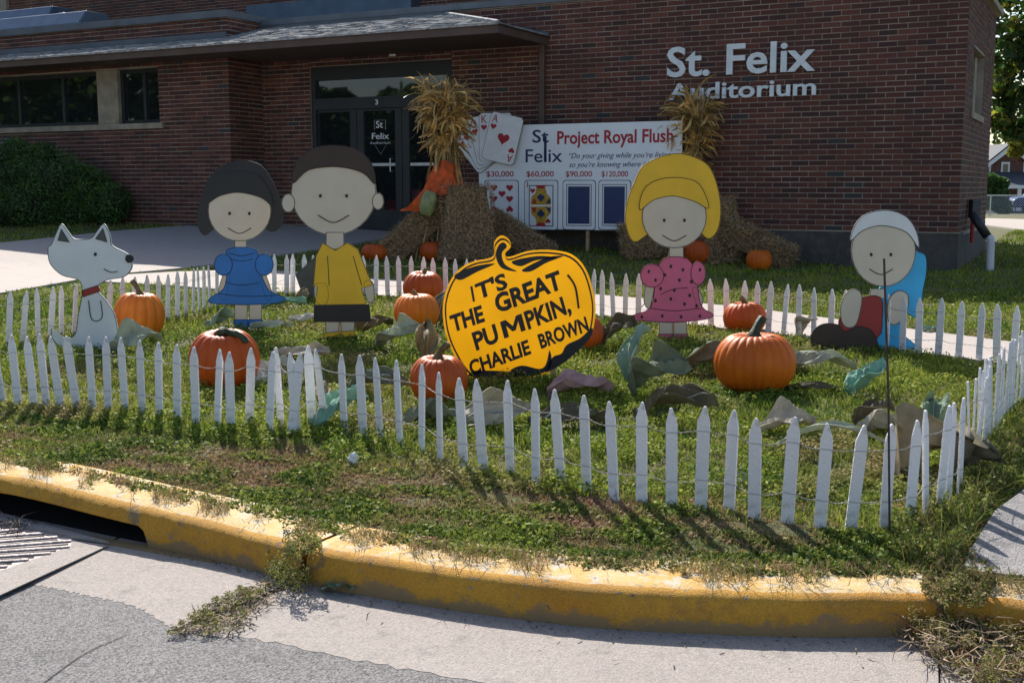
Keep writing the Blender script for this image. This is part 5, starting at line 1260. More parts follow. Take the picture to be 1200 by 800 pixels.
felt(505, 500, 'dull green felt leaf under the pumpkin in front of the yellow sign', 'olive', .5, .3, .2, .1, -.2, .5, 16)
felt(578, 500, 'beige burlap leaf arched behind the fence below the yellow sign', 'beige', .60, .30, .05, .25, .9, .7, 17)
felt(680, 466, 'pink and grey gauze cloth heap right of the yellow sign foot', 'pinkg', .52, .30, -.05, .05, .1, .8, 18, vein=False, cat='gauze cloth', name='gauze_cloth')
felt(668, 500, 'dark olive felt leaf in the shade behind the front fence below the gauze', 'dark', .60, .30, .1, .05, .1, .5, 19)
felt(722, 408, 'dark brown felt leaf raised at one corner between yellow sign and pink dress', 'dark', .5, .34, .45, .5, .2, .6, 20)
felt(748, 446, 'tall grey green felt leaf standing in a sharp peak below the pink dress', 'sage', .56, .24, 1.05, 1.0, -.5, .9, 21)
felt(772, 470, 'olive tent-shaped felt leaf beside the sharp grey green peak', 'olive', .50, .44, -.3, .55, .3, .9, 22)
felt(790, 500, 'dark brown felt leaf with pale rim behind the front fence right of the tent-shaped leaf', 'dark', .62, .30, -.45, .35, .4, .7, 23)
felt(822, 440, 'dark green felt leaf leaning against the left of the biggest pumpkin', 'olive', .62, .34, .35, .35, -.9, .3, 24)
felt(945, 398, 'small beige felt leaf upright behind the biggest pumpkin', 'beige', .34, .22, -1.1, .9, .2, .7, 25)
felt(958, 440, 'grey beige felt leaf trailing right of the biggest pumpkin', 'grey', .66, .26, -.5, .15, .4, .8, 26)
felt(950, 462, 'dark narrow felt strip in the grass right of the biggest pumpkin', 'dark', .52, .12, -.35, .08, .2, .6, 27, vein=False)
felt(1016, 464, 'green felt leaf with white vein standing below the seated child cut-out', 'teal', .44, .34, .5, .55, -.2, .5, 28)
felt(922, 514, 'beige folded burlap leaf in the open grass behind the front fence', 'beige', .42, .28, .2, .12, .2, .7, 29, lift=.06, vein=False)
felt(868, 566, 'pale flat felt leaf at the foot of the front fence', 'pale', .26, .16, .0, .05, .1, .2, 30, vein=False)
felt(1040, 512, 'beige burlap leaf with dark folded top near the rusty rod', 'beige', .42, .26, 0., .15, -.3, .6, 31)
felt(1022, 508, 'dark brown felt flap folded over the beige burlap leaf', 'dark', .30, .20, .1, .45, -.3, .6, 32, lift=.08, vein=False)
felt(975, 535, 'long pale burlap strap lying in an arc behind the front fence', 'grey', .75, .07, -.1, .03, .1, 1.1, 33, lift=.06, vein=False)
felt(1095, 560, 'large brown burlap leaf filling the right fence corner', 'brown', .60, .52, .2, .3, -.9, .8, 34)
felt(1138, 566, 'dark brown felt leaf pushed against the pickets at the right corner', 'dark', .36, .40, .3, .4, -.8, .7, 35)
felt(1092, 505, 'grey green cup-shaped felt leaf behind the right fence corner', 'sage', .26, .26, 1.2, .9, .1, 1.3, 36)
felt(1088, 392, 'light blue grey felt scrap beside the seated child cut-out', 'sage', .2, .14, 0., .3, .1, .7, 37, vein=False)

# cabbage-like leaf lying in the gutter
b = hitz(402, 693); t = thing('cabbage_leaf', b, 'wilted green cabbage leaf lying in the gutter by the kerb joint', 'leaf'); V = []; F_ = []
for i in range(13):
    for j in range(9):
        u, v = i / 12, j / 8 * 2 - 1; w = .055 * math.sin(math.pi * (u * .92 + .05)) ** .6; V.append(b + Vector(((u - .5) * .16, v * w, .010 + .022 * abs(v) * math.sin(u * 9) ** 2 + .02 * math.sin(math.pi * u) + .006 * math.sin(v * 14 + u * 7))))
for i in range(12):
    for j in range(8): a = i * 9 + j; F_.append((a, a + 1, a + 10, a + 9))
o = MB().add(V, F_).build('blade', mat('cabbage', (.16, .24, .13), .5, .3, 40, trans=.2), t, smooth=True); MB().tube([b + Vector((-.085, 0, .012)), b + Vector((-.02, 0, .03)), b + Vector((.07, 0, .016))], [.005, .003, .001], 6).build('midrib', K['vein'], t)
# crumpled white litter
b = G(414, 546); bm = bmesh.new(); bmesh.ops.create_icosphere(bm, subdivisions=3, radius=.024)
for v in bm.verts: v.co *= 1 + .35 * math.sin(v.co.x * 190) * math.cos(v.co.z * 230 + v.co.y * 160); v.co.z *= 1.4; v.co += Vector((0, 0, .035))
me = bpy.data.meshes.new('paper_scrap'); bm.to_mesh(me); bm.free(); me.materials.append(K['whiteprint']); o = link('paper_scrap', me, None, b); tag(o, 'small crumpled white paper scrap in the grass outside the left fence', 'litter')
# rusty rod
b = G(1044, 626); tp = hity(1036, 303, b.y)
o = MB().tube([b - ZZ * .1, b.lerp(tp, .5) + Vector((.004, 0, 0)), tp], .0048, 8).build('rusty_rod', K['rust'], None, origin=b); tag(o, 'thin rusty steel rod standing upright by the front fence corner', 'rod')
b = hity(1044, 500, b.y); 

# ---------------------------------------------------------------- vegetation
def visible_points(n, y0, y1, power=1.0, half=.50):
    """random ground points, closer together near the place the photograph was taken from"""
    r = y0 * (y1 / y0) ** (rng.random(n) ** power); a = (rng.random(n) * 2 - 1) * half
    return r * a * 1.02, r
def noise2(x, y, s, seed=0):
    v = 0; rs = np.random.default_rng(seed)
    for k in range(7):
        an = rs.random() * 6.28; f = s * (1.7 ** (k * .5)); v = v + np.sin((x * math.cos(an) + y * math.sin(an)) * f + rs.random() * 6.28) / 7 * 2.4
    return v
def blades(name, X, Y, h, w, material, label, lean=.55, dry=None, zoff=0., parent=None):
    n = len(X); Z = tz_np(X, Y) + zoff - .004; a = rng.random(n) * 2 * math.pi; b = rng.random(n) * 2 * math.pi; ln = h * lean * (.2 + rng.random(n) * 1.1)
    dx, dy = np.cos(b) * ln, np.sin(b) * ln; wx, wy = np.cos(a) * w / 2, np.sin(a) * w / 2; hz = np.sqrt(np.maximum(h * h - (ln * .8) ** 2, (h * .3) ** 2))
    P0 = np.stack([X - wx, Y - wy, Z], -1); P1 = np.stack([X + wx, Y + wy, Z], -1)
    P2 = np.stack([X + dx * .45 + wx * .75, Y + dy * .45 + wy * .75, Z + hz * .62], -1); P3 = np.stack([X + dx * .45 - wx * .75, Y + dy * .45 - wy * .75, Z + hz * .62], -1)
    P4 = np.stack([X + dx * 1.15, Y + dy * 1.15, Z + hz], -1)
    V = np.stack([P0, P1, P2, P3, P4], 1).reshape(-1, 3); k = np.arange(n)[:, None] * 5
    T = np.concatenate([k + np.array([[0, 1, 2]]), k + np.array([[0, 2, 3]]), k + np.array([[3, 2, 4]])], 0)
    o = raw_mesh(name, V, T, material, kind='stuff', attr={'dry': np.repeat(dry if dry is not None else np.zeros(n), 5)}, parent=parent)
    if label: tag(o, label, 'grass')
    return o
def leaflets(name, X, Y, Z, size, material, label, dry=None, parent=None, flatness=.6, aspect=.6, kind='stuff', cat='weeds'):
    n = len(X); d = rng.normal(size=(n, 3)); d[:, 2] *= (1 - flatness); d /= np.linalg.norm(d, axis=1, keepdims=True)
    q = rng.normal(size=(n, 3)); e = np.cross(d, q); e /= np.linalg.norm(e, axis=1, keepdims=True) + 1e-9; C_ = np.stack([X, Y, Z], -1); s = np.asarray(size).reshape(-1, 1) * np.ones((n, 1))
    V = np.stack([C_ - d * s * .5, C_ + e * s * .5 * aspect, C_ + d * s * .5, C_ - e * s * .5 * aspect], 1).reshape(-1, 3); k = np.arange(n)[:, None] * 4
    o = raw_mesh(name, V, k + np.array([[0, 1, 2, 3]]), material, parent=parent, kind=kind, attr={'dry': np.repeat(dry if dry is not None else np.zeros(n), 4)})
    if label: tag(o, label, cat)
    return o
def lawn_mask(X, Y, edge=.30):
    ok = kerb_signed(X, Y) > edge
    for p in EXC: ok &= ~in_poly(X, Y, p)
    # inside the building
    rel = np.stack([X - CN.x, Y - CN.y], -1); inside = (rel @ np.array([VV.x, VV.y]) > 0) & (rel @ np.array([UU.x, UU.y]) > 0)
    rw_ = (rel @ np.array([VV.x, VV.y]) > -FW) & (rel @ np.array([UU.x, UU.y]) > SWG)
    return ok & ~inside & ~rw_
# mown lawn
X, Y = visible_points(430000, 4.2, 32, .92); m_ = lawn_mask(X, Y) & (Y > 4.2); X, Y = X[m_], Y[m_]
kd = kerb_signed(X, Y); d_ = np.clip(noise2(X, Y, 1.3, 1) * .5 + .12, 0, 1) * .7; verge = sstep((1.15 - kd) / .5)
keepf = (rng.random(len(X)) > verge * .75) & (rng.random(len(X)) < .78 + .45 * noise2(X, Y, 7., 41)); X, Y, d_, verge = X[keepf], Y[keepf], d_[keepf], verge[keepf]
d_ = np.clip(d_ * (rng.random(len(X)) * 1.2) + verge * .25, 0, .95)
h = (.032 + .038 * rng.random(len(X)) ** 1.5) * (1 + .35 * noise2(X, Y, 3., 4) + .35 * noise2(X, Y, 11., 40)) * (1 - .5 * sstep((2.1 - kerb_signed(X, Y)) / .9)); h = np.clip(h, .012, .1); w = .0042 + .0012 * Y * .55
blades('lawn_grass', X, Y, h, w, K['blade'], 'short sunlit green lawn grass around pumpkins and cut-outs', dry=d_)
# taller tufts along pickets, kerb edge and everything the mower misses
pts = []
for px, n_ in ((F1, 60), (F2, 60), (FR, 60), (FBL, 30), (FB, 20)):
    B = [G(x, y) for x, y in px]
    for _ in range(n_ * (4 if px in (F1, F2) else 9)):
        p = lerp_at(B, rng.random()); pts.append((p.x + rng.normal() * .05, p.y + rng.normal() * .045 + (.03 if px is F2 else 0)))
tx, ty = np.array(pts).T; X = np.repeat(tx, 9) + rng.normal(size=len(tx) * 9) * .02; Y = np.repeat(ty, 9) + rng.normal(size=len(tx) * 9) * .02
m_ = lawn_mask(X, Y, .2); X, Y = X[m_], Y[m_]
blades('fence_grass', X, Y, .025 + .06 * rng.random(len(X)) ** 2.5, .0042 + .0006 * Y, K['blade'], 'longer grass left uncut along the fence pickets', dry=np.clip(rng.random(len(X)) * .7 - .2, 0, 1))
# broad-leaved weeds, clover and dead thatch on the verge between fence and kerb
def kerb_band(n, d0, d1, x0=-5.2, x1=3.6):
    i = rng.random(n); Xc = x0 + (x1 - x0) * i; yk = np.interp(Xc, KLa[:, 0], KLa[:, 1]); off = d0 + (d1 - d0) * rng.random(n)
    return Xc, yk + off
X, Y = kerb_band(190000, .20, 1.35); kd = kerb_signed(X, Y); m_ = lawn_mask(X, Y, .22) & (rng.random(len(X)) < 1.0 - .45 * sstep((kd - .7) / .6)); X, Y = X[m_], Y[m_]
cl = noise2(X, Y, 6.5, 8); m_ = rng.random(len(X)) < (.62 + .42 * cl); X, Y, cl = X[m_], Y[m_], cl[m_]; big = noise2(X, Y, 1.6, 21)
hh = np.clip(.006 + .015 * (cl + 1) * rng.random(len(X)), .004, .12); Z = tz_np(X, Y) + hh * rng.random(len(X)) + .004
dry = np.clip((-cl * 1.0 + big * .55 + .02) + rng.normal(size=len(X)) * .25, 0, 1); leaflets('verge_weeds', X, Y, Z, .012 + .024 * rng.random(len(X)) ** 1.5, K['weed'], 'low weeds and brown thatch between fence and yellow kerb', dry=dry, flatness=.35)
X, Y = kerb_band(62000, .22, 1.4); m_ = lawn_mask(X, Y, .25); X, Y = X[m_], Y[m_]; big = noise2(X, Y, 1.6, 21)
blades('verge_grass', X, Y, .02 + .035 * rng.random(len(X)) ** 2, .0042, K['weed'], 'thin wiry grass stems on the verge above the kerb', lean=.95, dry=np.clip(big * .9 + rng.random(len(X)) * .7 - .1, 0, 1))
X, Y = kerb_band(16000, .12, .34); c_ = noise2(X, Y, 12, 55) + (kerb_signed(X, Y) - .22) * 9; m_ = (kerb_signed(X, Y) > .11) & (c_ > .35) & ~in_poly(X, Y, EXC[3]); X, Y = X[m_], Y[m_]
leaflets('kerb_edge_weeds', X, Y, kerb_h(X) + .004 + .022 * rng.random(len(X)), .010 + .014 * rng.random(len(X)), K['weed'], 'ragged weeds spilling from the verge over the kerb top', dry=np.clip(noise2(X, Y, 5, 9) * .6 + .1, 0, 1), flatness=.35)
# runners hanging over the worn kerb top
X, Y = kerb_band(15000, .10, .30); m_ = kerb_signed(X, Y) > .10; X, Y = X[m_], Y[m_]; m_ = (noise2(X, Y * .2, 9, 31) + .5 * noise2(X, Y, 30, 32) > .25) | (kerb_signed(X, Y) > .25); X, Y = X[m_], Y[m_]
blades('kerb_runners', X, Y, .02 + .05 * rng.random(len(X)), .0035, K['weed'], 'dead runners creeping over the worn kerb top', lean=1.3, dry=np.clip(rng.random(len(X)) * 1.2, 0, 1), zoff=.022)
# interior weeds: clover patches across the lawn
X, Y = visible_points(210000, 5.0, 13, 1.); m_ = lawn_mask(X, Y, 1.0) & (noise2(X, Y, 3.0, 77) + noise2(X, Y, 9., 78) > -.2); X, Y = X[m_], Y[m_]
leaflets('clover', X, Y, tz_np(X, Y) + .012 + .045 * rng.random(len(X)) * (1 + .5 * noise2(X, Y, 9., 78)), .014 + .0016 * Y * rng.random(len(X)) + .004, K['blade'], 'clover and broad leaves mixed into the lawn', dry=np.clip(noise2(X, Y, 2.1, 5) * .5, 0, .8), flatness=.5)
def patch(px, n, name, label, hmax, size, z0=0., drymin=0., spread=None, cat='weeds', blade=.35, floor=None):
    poly = [G(x, y) if z0 == 0 else hitz(x, y, z0) for x, y in px]; pp = [(p.x, p.y) for p in poly]; a = np.array(pp); X = rng.uniform(a[:, 0].min(), a[:, 0].max(), n * 4); Y = rng.uniform(a[:, 1].min(), a[:, 1].max(), n * 4)
    m_ = in_poly(X, Y, pp); X, Y = X[m_][:n], Y[m_][:n]; c = noise2(X, Y, 14, 3); k = rng.random(len(X)) < .55 + .5 * c; X, Y, c = X[k], Y[k], c[k]
    f = (tz_np(X, Y) if z0 == 0 else np.full(len(X), z0 if floor is None else floor)); Z = f + hmax * (.3 + .7 * np.clip(c * .5 + .5, 0, 1)) * rng.random(len(X)) ** .8
    o = leaflets(name, X, Y, Z, size * (.6 + .8 * rng.random(len(X))), K['weed'], label, dry=np.clip(drymin + rng.normal(size=len(X)) * .3, 0, 1), flatness=.3, cat=cat)
    nb = int(len(X) * blade); 
    if nb:
        i = rng.choice(len(X), nb); b0 = blades(name, X[i], Y[i], hmax * (.5 + rng.random(nb)), .004, K['weed'], label, lean=.9, dry=np.clip(drymin + rng.random(nb) * .6 - .1, 0, 1)) if z0 == 0 else None
    return o
patch([(1040, 640), (1062, 618), (1110, 604), (1130, 575), (1150, 545), (1185, 520), (1215, 500), (1260, 520), (1200, 560), (1160, 600), (1135, 640), (1118, 672), (1060, 664)], 17000, 'corner_weeds', 'dense green weeds spilling round the right fence corner', .12, .019)
patch([(1150, 545), (1190, 490), (1240, 460), (1300, 470), (1260, 520), (1195, 555)], 9000, 'corner_weeds', 'green weeds outside the right fence above the old sidewalk', .10, .018)
def litter_patch(px, z, n, name, label, mats, L, hgt):
    poly = [hitz(x, y, z) for x, y in px]; pp = [(p.x, p.y) for p in poly]; a = np.array(pp); X = rng.uniform(a[:, 0].min(), a[:, 0].max(), n * 4); Y = rng.uniform(a[:, 1].min(), a[:, 1].max(), n * 4); m_ = in_poly(X, Y, pp); X, Y = X[m_][:n], Y[m_][:n]
    mb = MB()
    for x, y in zip(X, Y):
        a_ = rng.random() * 6.28; l = L * (.3 + rng.random()); p = Vector((x, y, z + hgt * rng.random() ** 1.5 + .003)); d = Vector((math.cos(a_), math.sin(a_), rng.normal() * .3)) * l; w_ = Vector((-math.sin(a_), math.cos(a_), rng.normal() * .5)) * .0022
        m2 = p + d * .5 + Vector((rng.normal(), rng.normal(), rng.normal())) * l * .12; mb.add([p - w_, p + w_, m2 + w_, m2 - w_, p + d], [(0, 1, 2, 3), (3, 2, 4)])
    o = mb.build(name, mats, None, kind='stuff'); tag(o, label, 'dead grass'); return o
# joint in the kerb full of weeds, the tuft along the slab joint, and the heap at the right
def heap(px, z, n, name, label, hmax, size, dry, cat='weeds'):
    poly = [hitz(x, y, z) for x, y in px]; pp = [(p.x, p.y) for p in poly]; a = np.array(pp); X = rng.uniform(a[:, 0].min(), a[:, 0].max(), n * 5); Y = rng.uniform(a[:, 1].min(), a[:, 1].max(), n * 5); m_ = in_poly(X, Y, pp); X, Y = X[m_][:n], Y[m_][:n]
    c = noise2(X, Y, 22, 13); k = rng.random(len(X)) < .6 + .5 * c; X, Y, c = X[k], Y[k], c[k]
    Z = z + hmax * np.clip(.35 + .5 * c, .1, 1) * rng.random(len(X)); o = leaflets(name, X, Y, Z, size * (.5 + rng.random(len(X))), K['weed'], label, dry=np.clip(dry + rng.normal(size=len(X)) * .35, 0, 1), flatness=.25, aspect=.4, cat=cat); return o
heap([(196, 744), (215, 726), (262, 700), (300, 682), (322, 684), (300, 708), (278, 738), (240, 746)], 0, 5200, 'crack_weeds', 'strip of small weeds growing in the gutter slab joint', .04, .011, .25)
heap([(310, 676), (316, 650), (338, 630), (362, 640), (372, 672), (356, 694), (328, 690)], .03, 5200, 'kerb_joint_weeds', 'dark weeds sprouting from the kerb joint at the left', .13, .014, .2)
litter_patch([(196, 745), (262, 698), (335, 680), (392, 690), (330, 696), (282, 742)], 0, 500, 'dead_stems', 'dry stems caught in the gutter slab joint', K['drystuff'], .05, .015)
litter_patch([(185, 642), (300, 664), (345, 684), (300, 676), (180, 648)], 0, 260, 'dead_stems', 'dry crumbs along the foot of the left kerb', K['drystuff'], .02, .004)
heap([(330, 632), (350, 620), (376, 632), (378, 652), (352, 660), (336, 652)], .155, 1800, 'kerb_joint_weeds', 'weeds draped over the kerb joint top', .05, .016, .15)
heap([(1078, 692), (1084, 662), (1120, 652), (1156, 662), (1166, 690), (1150, 714), (1100, 708)], .15, 7000, 'corner_weeds', 'weeds and dead runners lying across the kerb at the lower right', .07, .016, .35)
heap([(1078, 724), (1090, 700), (1160, 702), (1180, 722), (1172, 750), (1090, 746)], .05, 6500, 'gutter_weeds', 'weeds hanging down the kerb face at the lower right', .09, .016, .4)
heap([(1085, 668), (1128, 662), (1160, 680), (1172, 715), (1240, 760), (1300, 850), (1180, 830), (1090, 770), (1060, 742), (1078, 705)], .02, 24000, 'gutter_weeds', 'heap of weeds and dead leaves filling the kerb gap at the lower right', .12, .014, .45)
litter_patch([(1040, 740), (1085, 690), (1120, 672), (1165, 690), (1260, 780), (1320, 880), (1180, 840), (1080, 775)],   .01, 1700, 'dead_stems', 'tangled dry stems heaped in the lower right gutter', K['drystuff'], .10, .09)
LM = mat('dead_leaf', (.30, .12, .04), .7, .3, 60)
LEAFL = ['curled tan leaf at the upper left of the gutter heap', 'orange curled leaf just right of the tan one in the gutter heap', 'tan leaf in the middle of the gutter heap', 'orange leaf near the bottom of the gutter heap', 'leftmost tan leaf of the gutter heap, by the kerb foot', 'orange leaf low in the gutter heap near the frame corner', 'lowest tan leaf of the gutter heap by the frame corner', 'topmost orange leaf of the gutter heap under the kerb']
for k, (x, y) in enumerate(((1080, 735), (1096, 742), (1110, 752), (1128, 770), (1072, 742), (1150, 784), (1190, 796), (1090, 728))):
    p = hitz(x, y, .04); a_ = k * 1.3; t = thing('fallen_leaf', p, LEAFL[k], 'leaf', None); V = []
    for i in range(5):
        for j in (-1, 0, 1): u = i / 4 - .5; w_ = .016 * (1 - (2 * u) ** 2) + .001; V.append(p + Matrix.Rotation(a_, 3, 'Z') @ Vector((u * .06, j * w_, .012 * abs(j) + .02 * (2 * u) ** 2)))
    MB().add(V, [(i * 3 + j, i * 3 + j + 1, i * 3 + j + 4, i * 3 + j + 3) for i in range(4) for j in range(2)]).build('blade', LM, t)
for (a_, b_, n_, k_) in (((352, 690), (700, 741), 160, 'between the kerb joint and the middle'), ((700, 741), (1050, 752), 110, 'along its right half')):
    (x0, y0), (x1, y1) = a_, b_; litter_patch([(x0, y0 - 6), (x1, y1 - 6), (x1, y1 + 8), (x0, y0 + 10)], 0, n_, 'dead_stems', 'scattered dry crumbs at the kerb foot ' + k_, K['drystuff'], .014, .003)
litter_patch([(380, 690), (1050, 752), (1000, 800), (420, 760)], 0, 36, 'dead_stems', 'a few dry stems blown across the pale gutter', K['drystuff'], .03, .002)
# stick stubs in the inlet corner
litter_patch([(-10, 620), (22, 622), (40, 616), (10, 612)], .01, 60, 'dead_stems', 'twigs and dead grass snagged on the drain grate corner', K['rust'], .09, .03)

# ---------------------------------------------------------------- shrub, trees, house and everything farther off
def clump_leaves(cs, n, size, up=.2):
    """cs = [(centre, radii, weight)] -> leaf points gathered towards the shells of uneven lobes"""
    wts = np.array([c[2] for c in cs], float); idx = rng.choice(len(cs), n, p=wts / wts.sum()); d = rng.normal(size=(n, 3)); d /= np.linalg.norm(d, axis=1, keepdims=True)
    r = .62 + .42 * rng.random(n) ** .6; C_ = np.array([tuple(c[0]) for c in cs])[idx]; Rr = np.array([tuple(c[1]) for c in cs])[idx]; return C_ + d * r[:, None] * Rr
def foliage(name, P_, size, m, parent, aspect=.6, flatness=.0): return leaflets(name, P_[:, 0], P_[:, 1], P_[:, 2], size * (.6 + .8 * rng.random(len(P_))), m, None, parent=parent, flatness=flatness, aspect=aspect)
# clipped yew by the wing
bY = G(60, 272); bd = 21.3; yew = thing('yew_shrub', Vector((hity(40, 265, bd).x, bd, tz(-9, bd))), 'large dark green yew shrub against the left brick wing', 'shrub'); rs = random.Random(4); cs = []; z0 = tz(-9, bd)
for px, py, rpx, wt in ((22, 205, 38, 1), (62, 212, 40, 1), (98, 224, 34, 1), (126, 238, 26, .8), (40, 235, 42, 1), (84, 242, 36, 1), (-18, 210, 44, 1), (-50, 225, 46, 1), (112, 250, 26, .7), (10, 250, 40, 1), (-20, 250, 40, 1), (50, 185, 20, .4), (18, 182, 22, .5)):
    c = hity(px, py, bd + rs.uniform(-.35, .35)); r = rpx / FPX * bd; cs.append((c, (r, r * .9, r * .85), wt))
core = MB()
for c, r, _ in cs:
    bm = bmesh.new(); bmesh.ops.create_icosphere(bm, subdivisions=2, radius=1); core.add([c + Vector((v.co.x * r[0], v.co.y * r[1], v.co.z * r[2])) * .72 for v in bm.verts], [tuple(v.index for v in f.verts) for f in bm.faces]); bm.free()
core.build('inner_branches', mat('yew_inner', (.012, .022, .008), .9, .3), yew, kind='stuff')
foliage('foliage', clump_leaves(cs, 60000, .05), .055, K['yew'], yew, .35); sp_ = clump_leaves([(c, tuple(q * 1.12 for q in r), w_) for c, r, w_ in cs], 9000, .05); foliage('foliage', sp_, .10, K['yew'], yew, .18)
MB().tube([Vector((yew.location.x, bd, z0 - .1)), Vector((yew.location.x, bd, z0 + .7))], [.10, .05], 7).build('stem', K['bark'], yew)

def tree(x, y, h, crown_z, rad, label, n, lsz, seed, m=None, m2=None, trunk_r=.22, lobes=22, low=None, group=None, zg=None):
    rs = random.Random(seed); z = tz(x, y) if zg is None else zg; root = thing('tree', Vector((x, y, z)), label, 'tree', group); tr = MB(); top = Vector((x + rs.uniform(-.3, .3), y, z + crown_z)); tr.tube(catmull([Vector((x, y, z - .2)), Vector((x + .08, y, z + crown_z * .5)), top, top + ZZ * (h - crown_z) * .7], 4), [trunk_r * (1 - .07 * i) for i in range(13)], 9); tr.build('trunk', K['bark'], root, smooth=True); cs = []
    for k in range(lobes):
        a = rs.uniform(0, 6.28); e = rs.random(); rr = rad * (1 - .55 * abs(e * 2 - .85)) * rs.uniform(.35, .95); c = Vector((x + math.cos(a) * rr, y + math.sin(a) * rr, z + crown_z * .8 + (h - crown_z * .8) * e)); s_ = rad * rs.uniform(.22, .42); cs.append((c, (s_, s_, s_ * .62), s_))
        lb = MB(); st = top + (c - top) * .05 + ZZ * 0; lb.tube(catmull([top - ZZ * rs.uniform(0, crown_z * .25), (top + c) / 2 + ZZ * .2, c], 4), [.09 - .008 * i for i in range(9)], 5)
        if k < 14: lb.build('limb', K['bark'], root)
    for c in (low or []): cs.append(c)
    foliage('crown', clump_leaves(cs, n, lsz), lsz, m or K['leafdk'], root, .75)
    if m2: foliage('crown', clump_leaves([cs[i] for i in range(0, len(cs), 2)], n // 5, lsz), lsz, m2, root, .75)
    return root
def lobe(px, py, d, rpx, w=1): c = hity(px, py, d); r = rpx / FPX * d; return (c, (r, r, r * .7), w * r)
low = [lobe(1192, 18, 27, 36), lobe(1180, 62, 27, 26), lobe(1200, 92, 27, 38), lobe(1178, 112, 27.5, 22), lobe(1172, 140, 27, 16), lobe(1205, 132, 27, 30), lobe(1230, 60, 27, 50), lobe(1186, 156, 27, 12), lobe(1215, 160, 26.6, 22), lobe(1176, -10, 28, 26), lobe(1172, 88, 28, 15)]
tree(16.2, 29, 10, 4.4, 3.6, 'broad leafy maple overhanging the lawn right of the auditorium', 15000, .17, 3, K['leafdk'], K['leafyl'], .3, 16, low)
low2 = [lobe(1196, 165, 34, 14), lobe(1190, 178, 34, 9), lobe(1200, 150, 34, 14), lobe(1212, 170, 34, 14)]
tree(17.0, 34, 4.6, 2.5, 1.4, 'small yellow green tree in front of the distant house porch', 5000, .13, 4, K['leafyl'], None, .08, 6, low2)
sb = thing('hedge_shrub', Vector((hity(1166, 232, 60).x, 60, tz(25, 60))), 'dark green clipped shrub beside the distant brick house', 'shrub')
foliage('foliage', clump_leaves([lobe(1160, 212, 60, 12), lobe(1172, 215, 60, 10), lobe(1168, 228, 60, 14), lobe(1160, 236, 60, 12), lobe(1150, 225, 60, 14), lobe(1172, 240, 60, 12), lobe(1176, 246, 60, 8)], 9000, .1), .16, K['yew'], sb, .7)
# distant brick house
HD = 86; hz0 = tz(38, HD) - .1
def HP(x, y, d=HD): return hity(x, y, d)
HO = thing('brick_house', Vector((HP(1180, 240).x, HD, hz0)), 'distant brick house with white gable trim, white window and porch beyond the wire fence', 'house')
xa, xb, zb, ze, zp = HP(1150, 200).x, HP(1222, 200).x, hz0, HP(1180, 205).z, HP(1180, 170).z; xm = HP(1180, 200).x
ze = HP(1180, 196).z
hb = mat('far_house_brick', (.14, .065, .05), .9, .2, 3, .0)
MB().prism([Vector((xa, HD, zb)), Vector((xb, HD, zb)), Vector((xb, HD, ze)), Vector((xm, HD, zp)), Vector((xa, HD, ze))], Vector((0, 9, 0))).build('wall', hb, HO)
rfm = mat('far_roof', (.05, .055, .07), .8, .1)
for sx_ in (-1, 1):
    e0 = Vector((xm, HD - .4, zp + .12)); ex = (xa - .5 if sx_ < 0 else xb + .5); e1 = Vector((ex, HD - .4, ze - .22)); MB().prism([e0, e1, e1 - ZZ * .14, e0 - ZZ * .14], Vector((0, 10, 0))).build('roof', rfm, HO)
    MB().prism([e0 - ZZ * .1, e1 - ZZ * .1, e1 - ZZ * .48, e0 - ZZ * .52], Vector((0, .12, 0))).build('gable_trim', K['white'], HO)
for (x0, x1, y0, y1) in ((1172, 1183, 190, 209), (1154, 1161, 190, 206), (1198, 1208, 190, 209)):
    a, b = HP(x0, y1), HP(x1, y0); f = MB().box(Vector((a.x, HD - .10, a.z)), Vector((b.x - a.x, 0, 0)), Vector((0, .09, 0)), ZZ * (b.z - a.z)).build('window', K['white'], HO)
    MB().box(Vector((a.x + .14, HD - .14, a.z + .14)), Vector((b.x - a.x - .28, 0, 0)), Vector((0, .03, 0)), ZZ * (b.z - a.z - .28)).build('pane', K['glass'], f)
a, b = HP(1172, 219, HD - 3), HP(1224, 214, HD - 3)
po = MB().prism([Vector((a.x, HD - 3, a.z)), Vector((b.x, HD - 3, a.z)), Vector((b.x, HD - .02, a.z + 1.0)), Vector((a.x, HD - .02, a.z + 1.0))], ZZ * .12).build('porch_roof', rfm, HO)
MB().box(Vector((a.x, HD - 3.03, a.z - .12)), Vector((b.x - a.x, 0, 0)), Vector((0, .12, 0)), ZZ * .24).build('porch_beam', K['white'], HO)
for x in (1174.5, 1195, 1215): q_ = HP(x, 230, HD - 2.9); MB().box(Vector((q_.x - .1, HD - 2.9, hz0)), Vector((.22, 0, 0)), Vector((0, .2, 0)), ZZ * (a.z - hz0 - .1)).build('porch_post', K['white'], HO)
for x in range(1177, 1216, 3): q_ = HP(x, 240, HD - 2.9); MB().box(Vector((q_.x - .03, HD - 2.85, hz0 + .35)), Vector((.07, 0, 0)), Vector((0, .06, 0)), ZZ * .7).build('baluster', K['white'], HO)
MB().box(Vector((a.x, HD - 3, hz0)), Vector((b.x - a.x, 0, 0)), Vector((0, 3, 0)), ZZ * .35).build('porch_floor', K['grey'], HO)
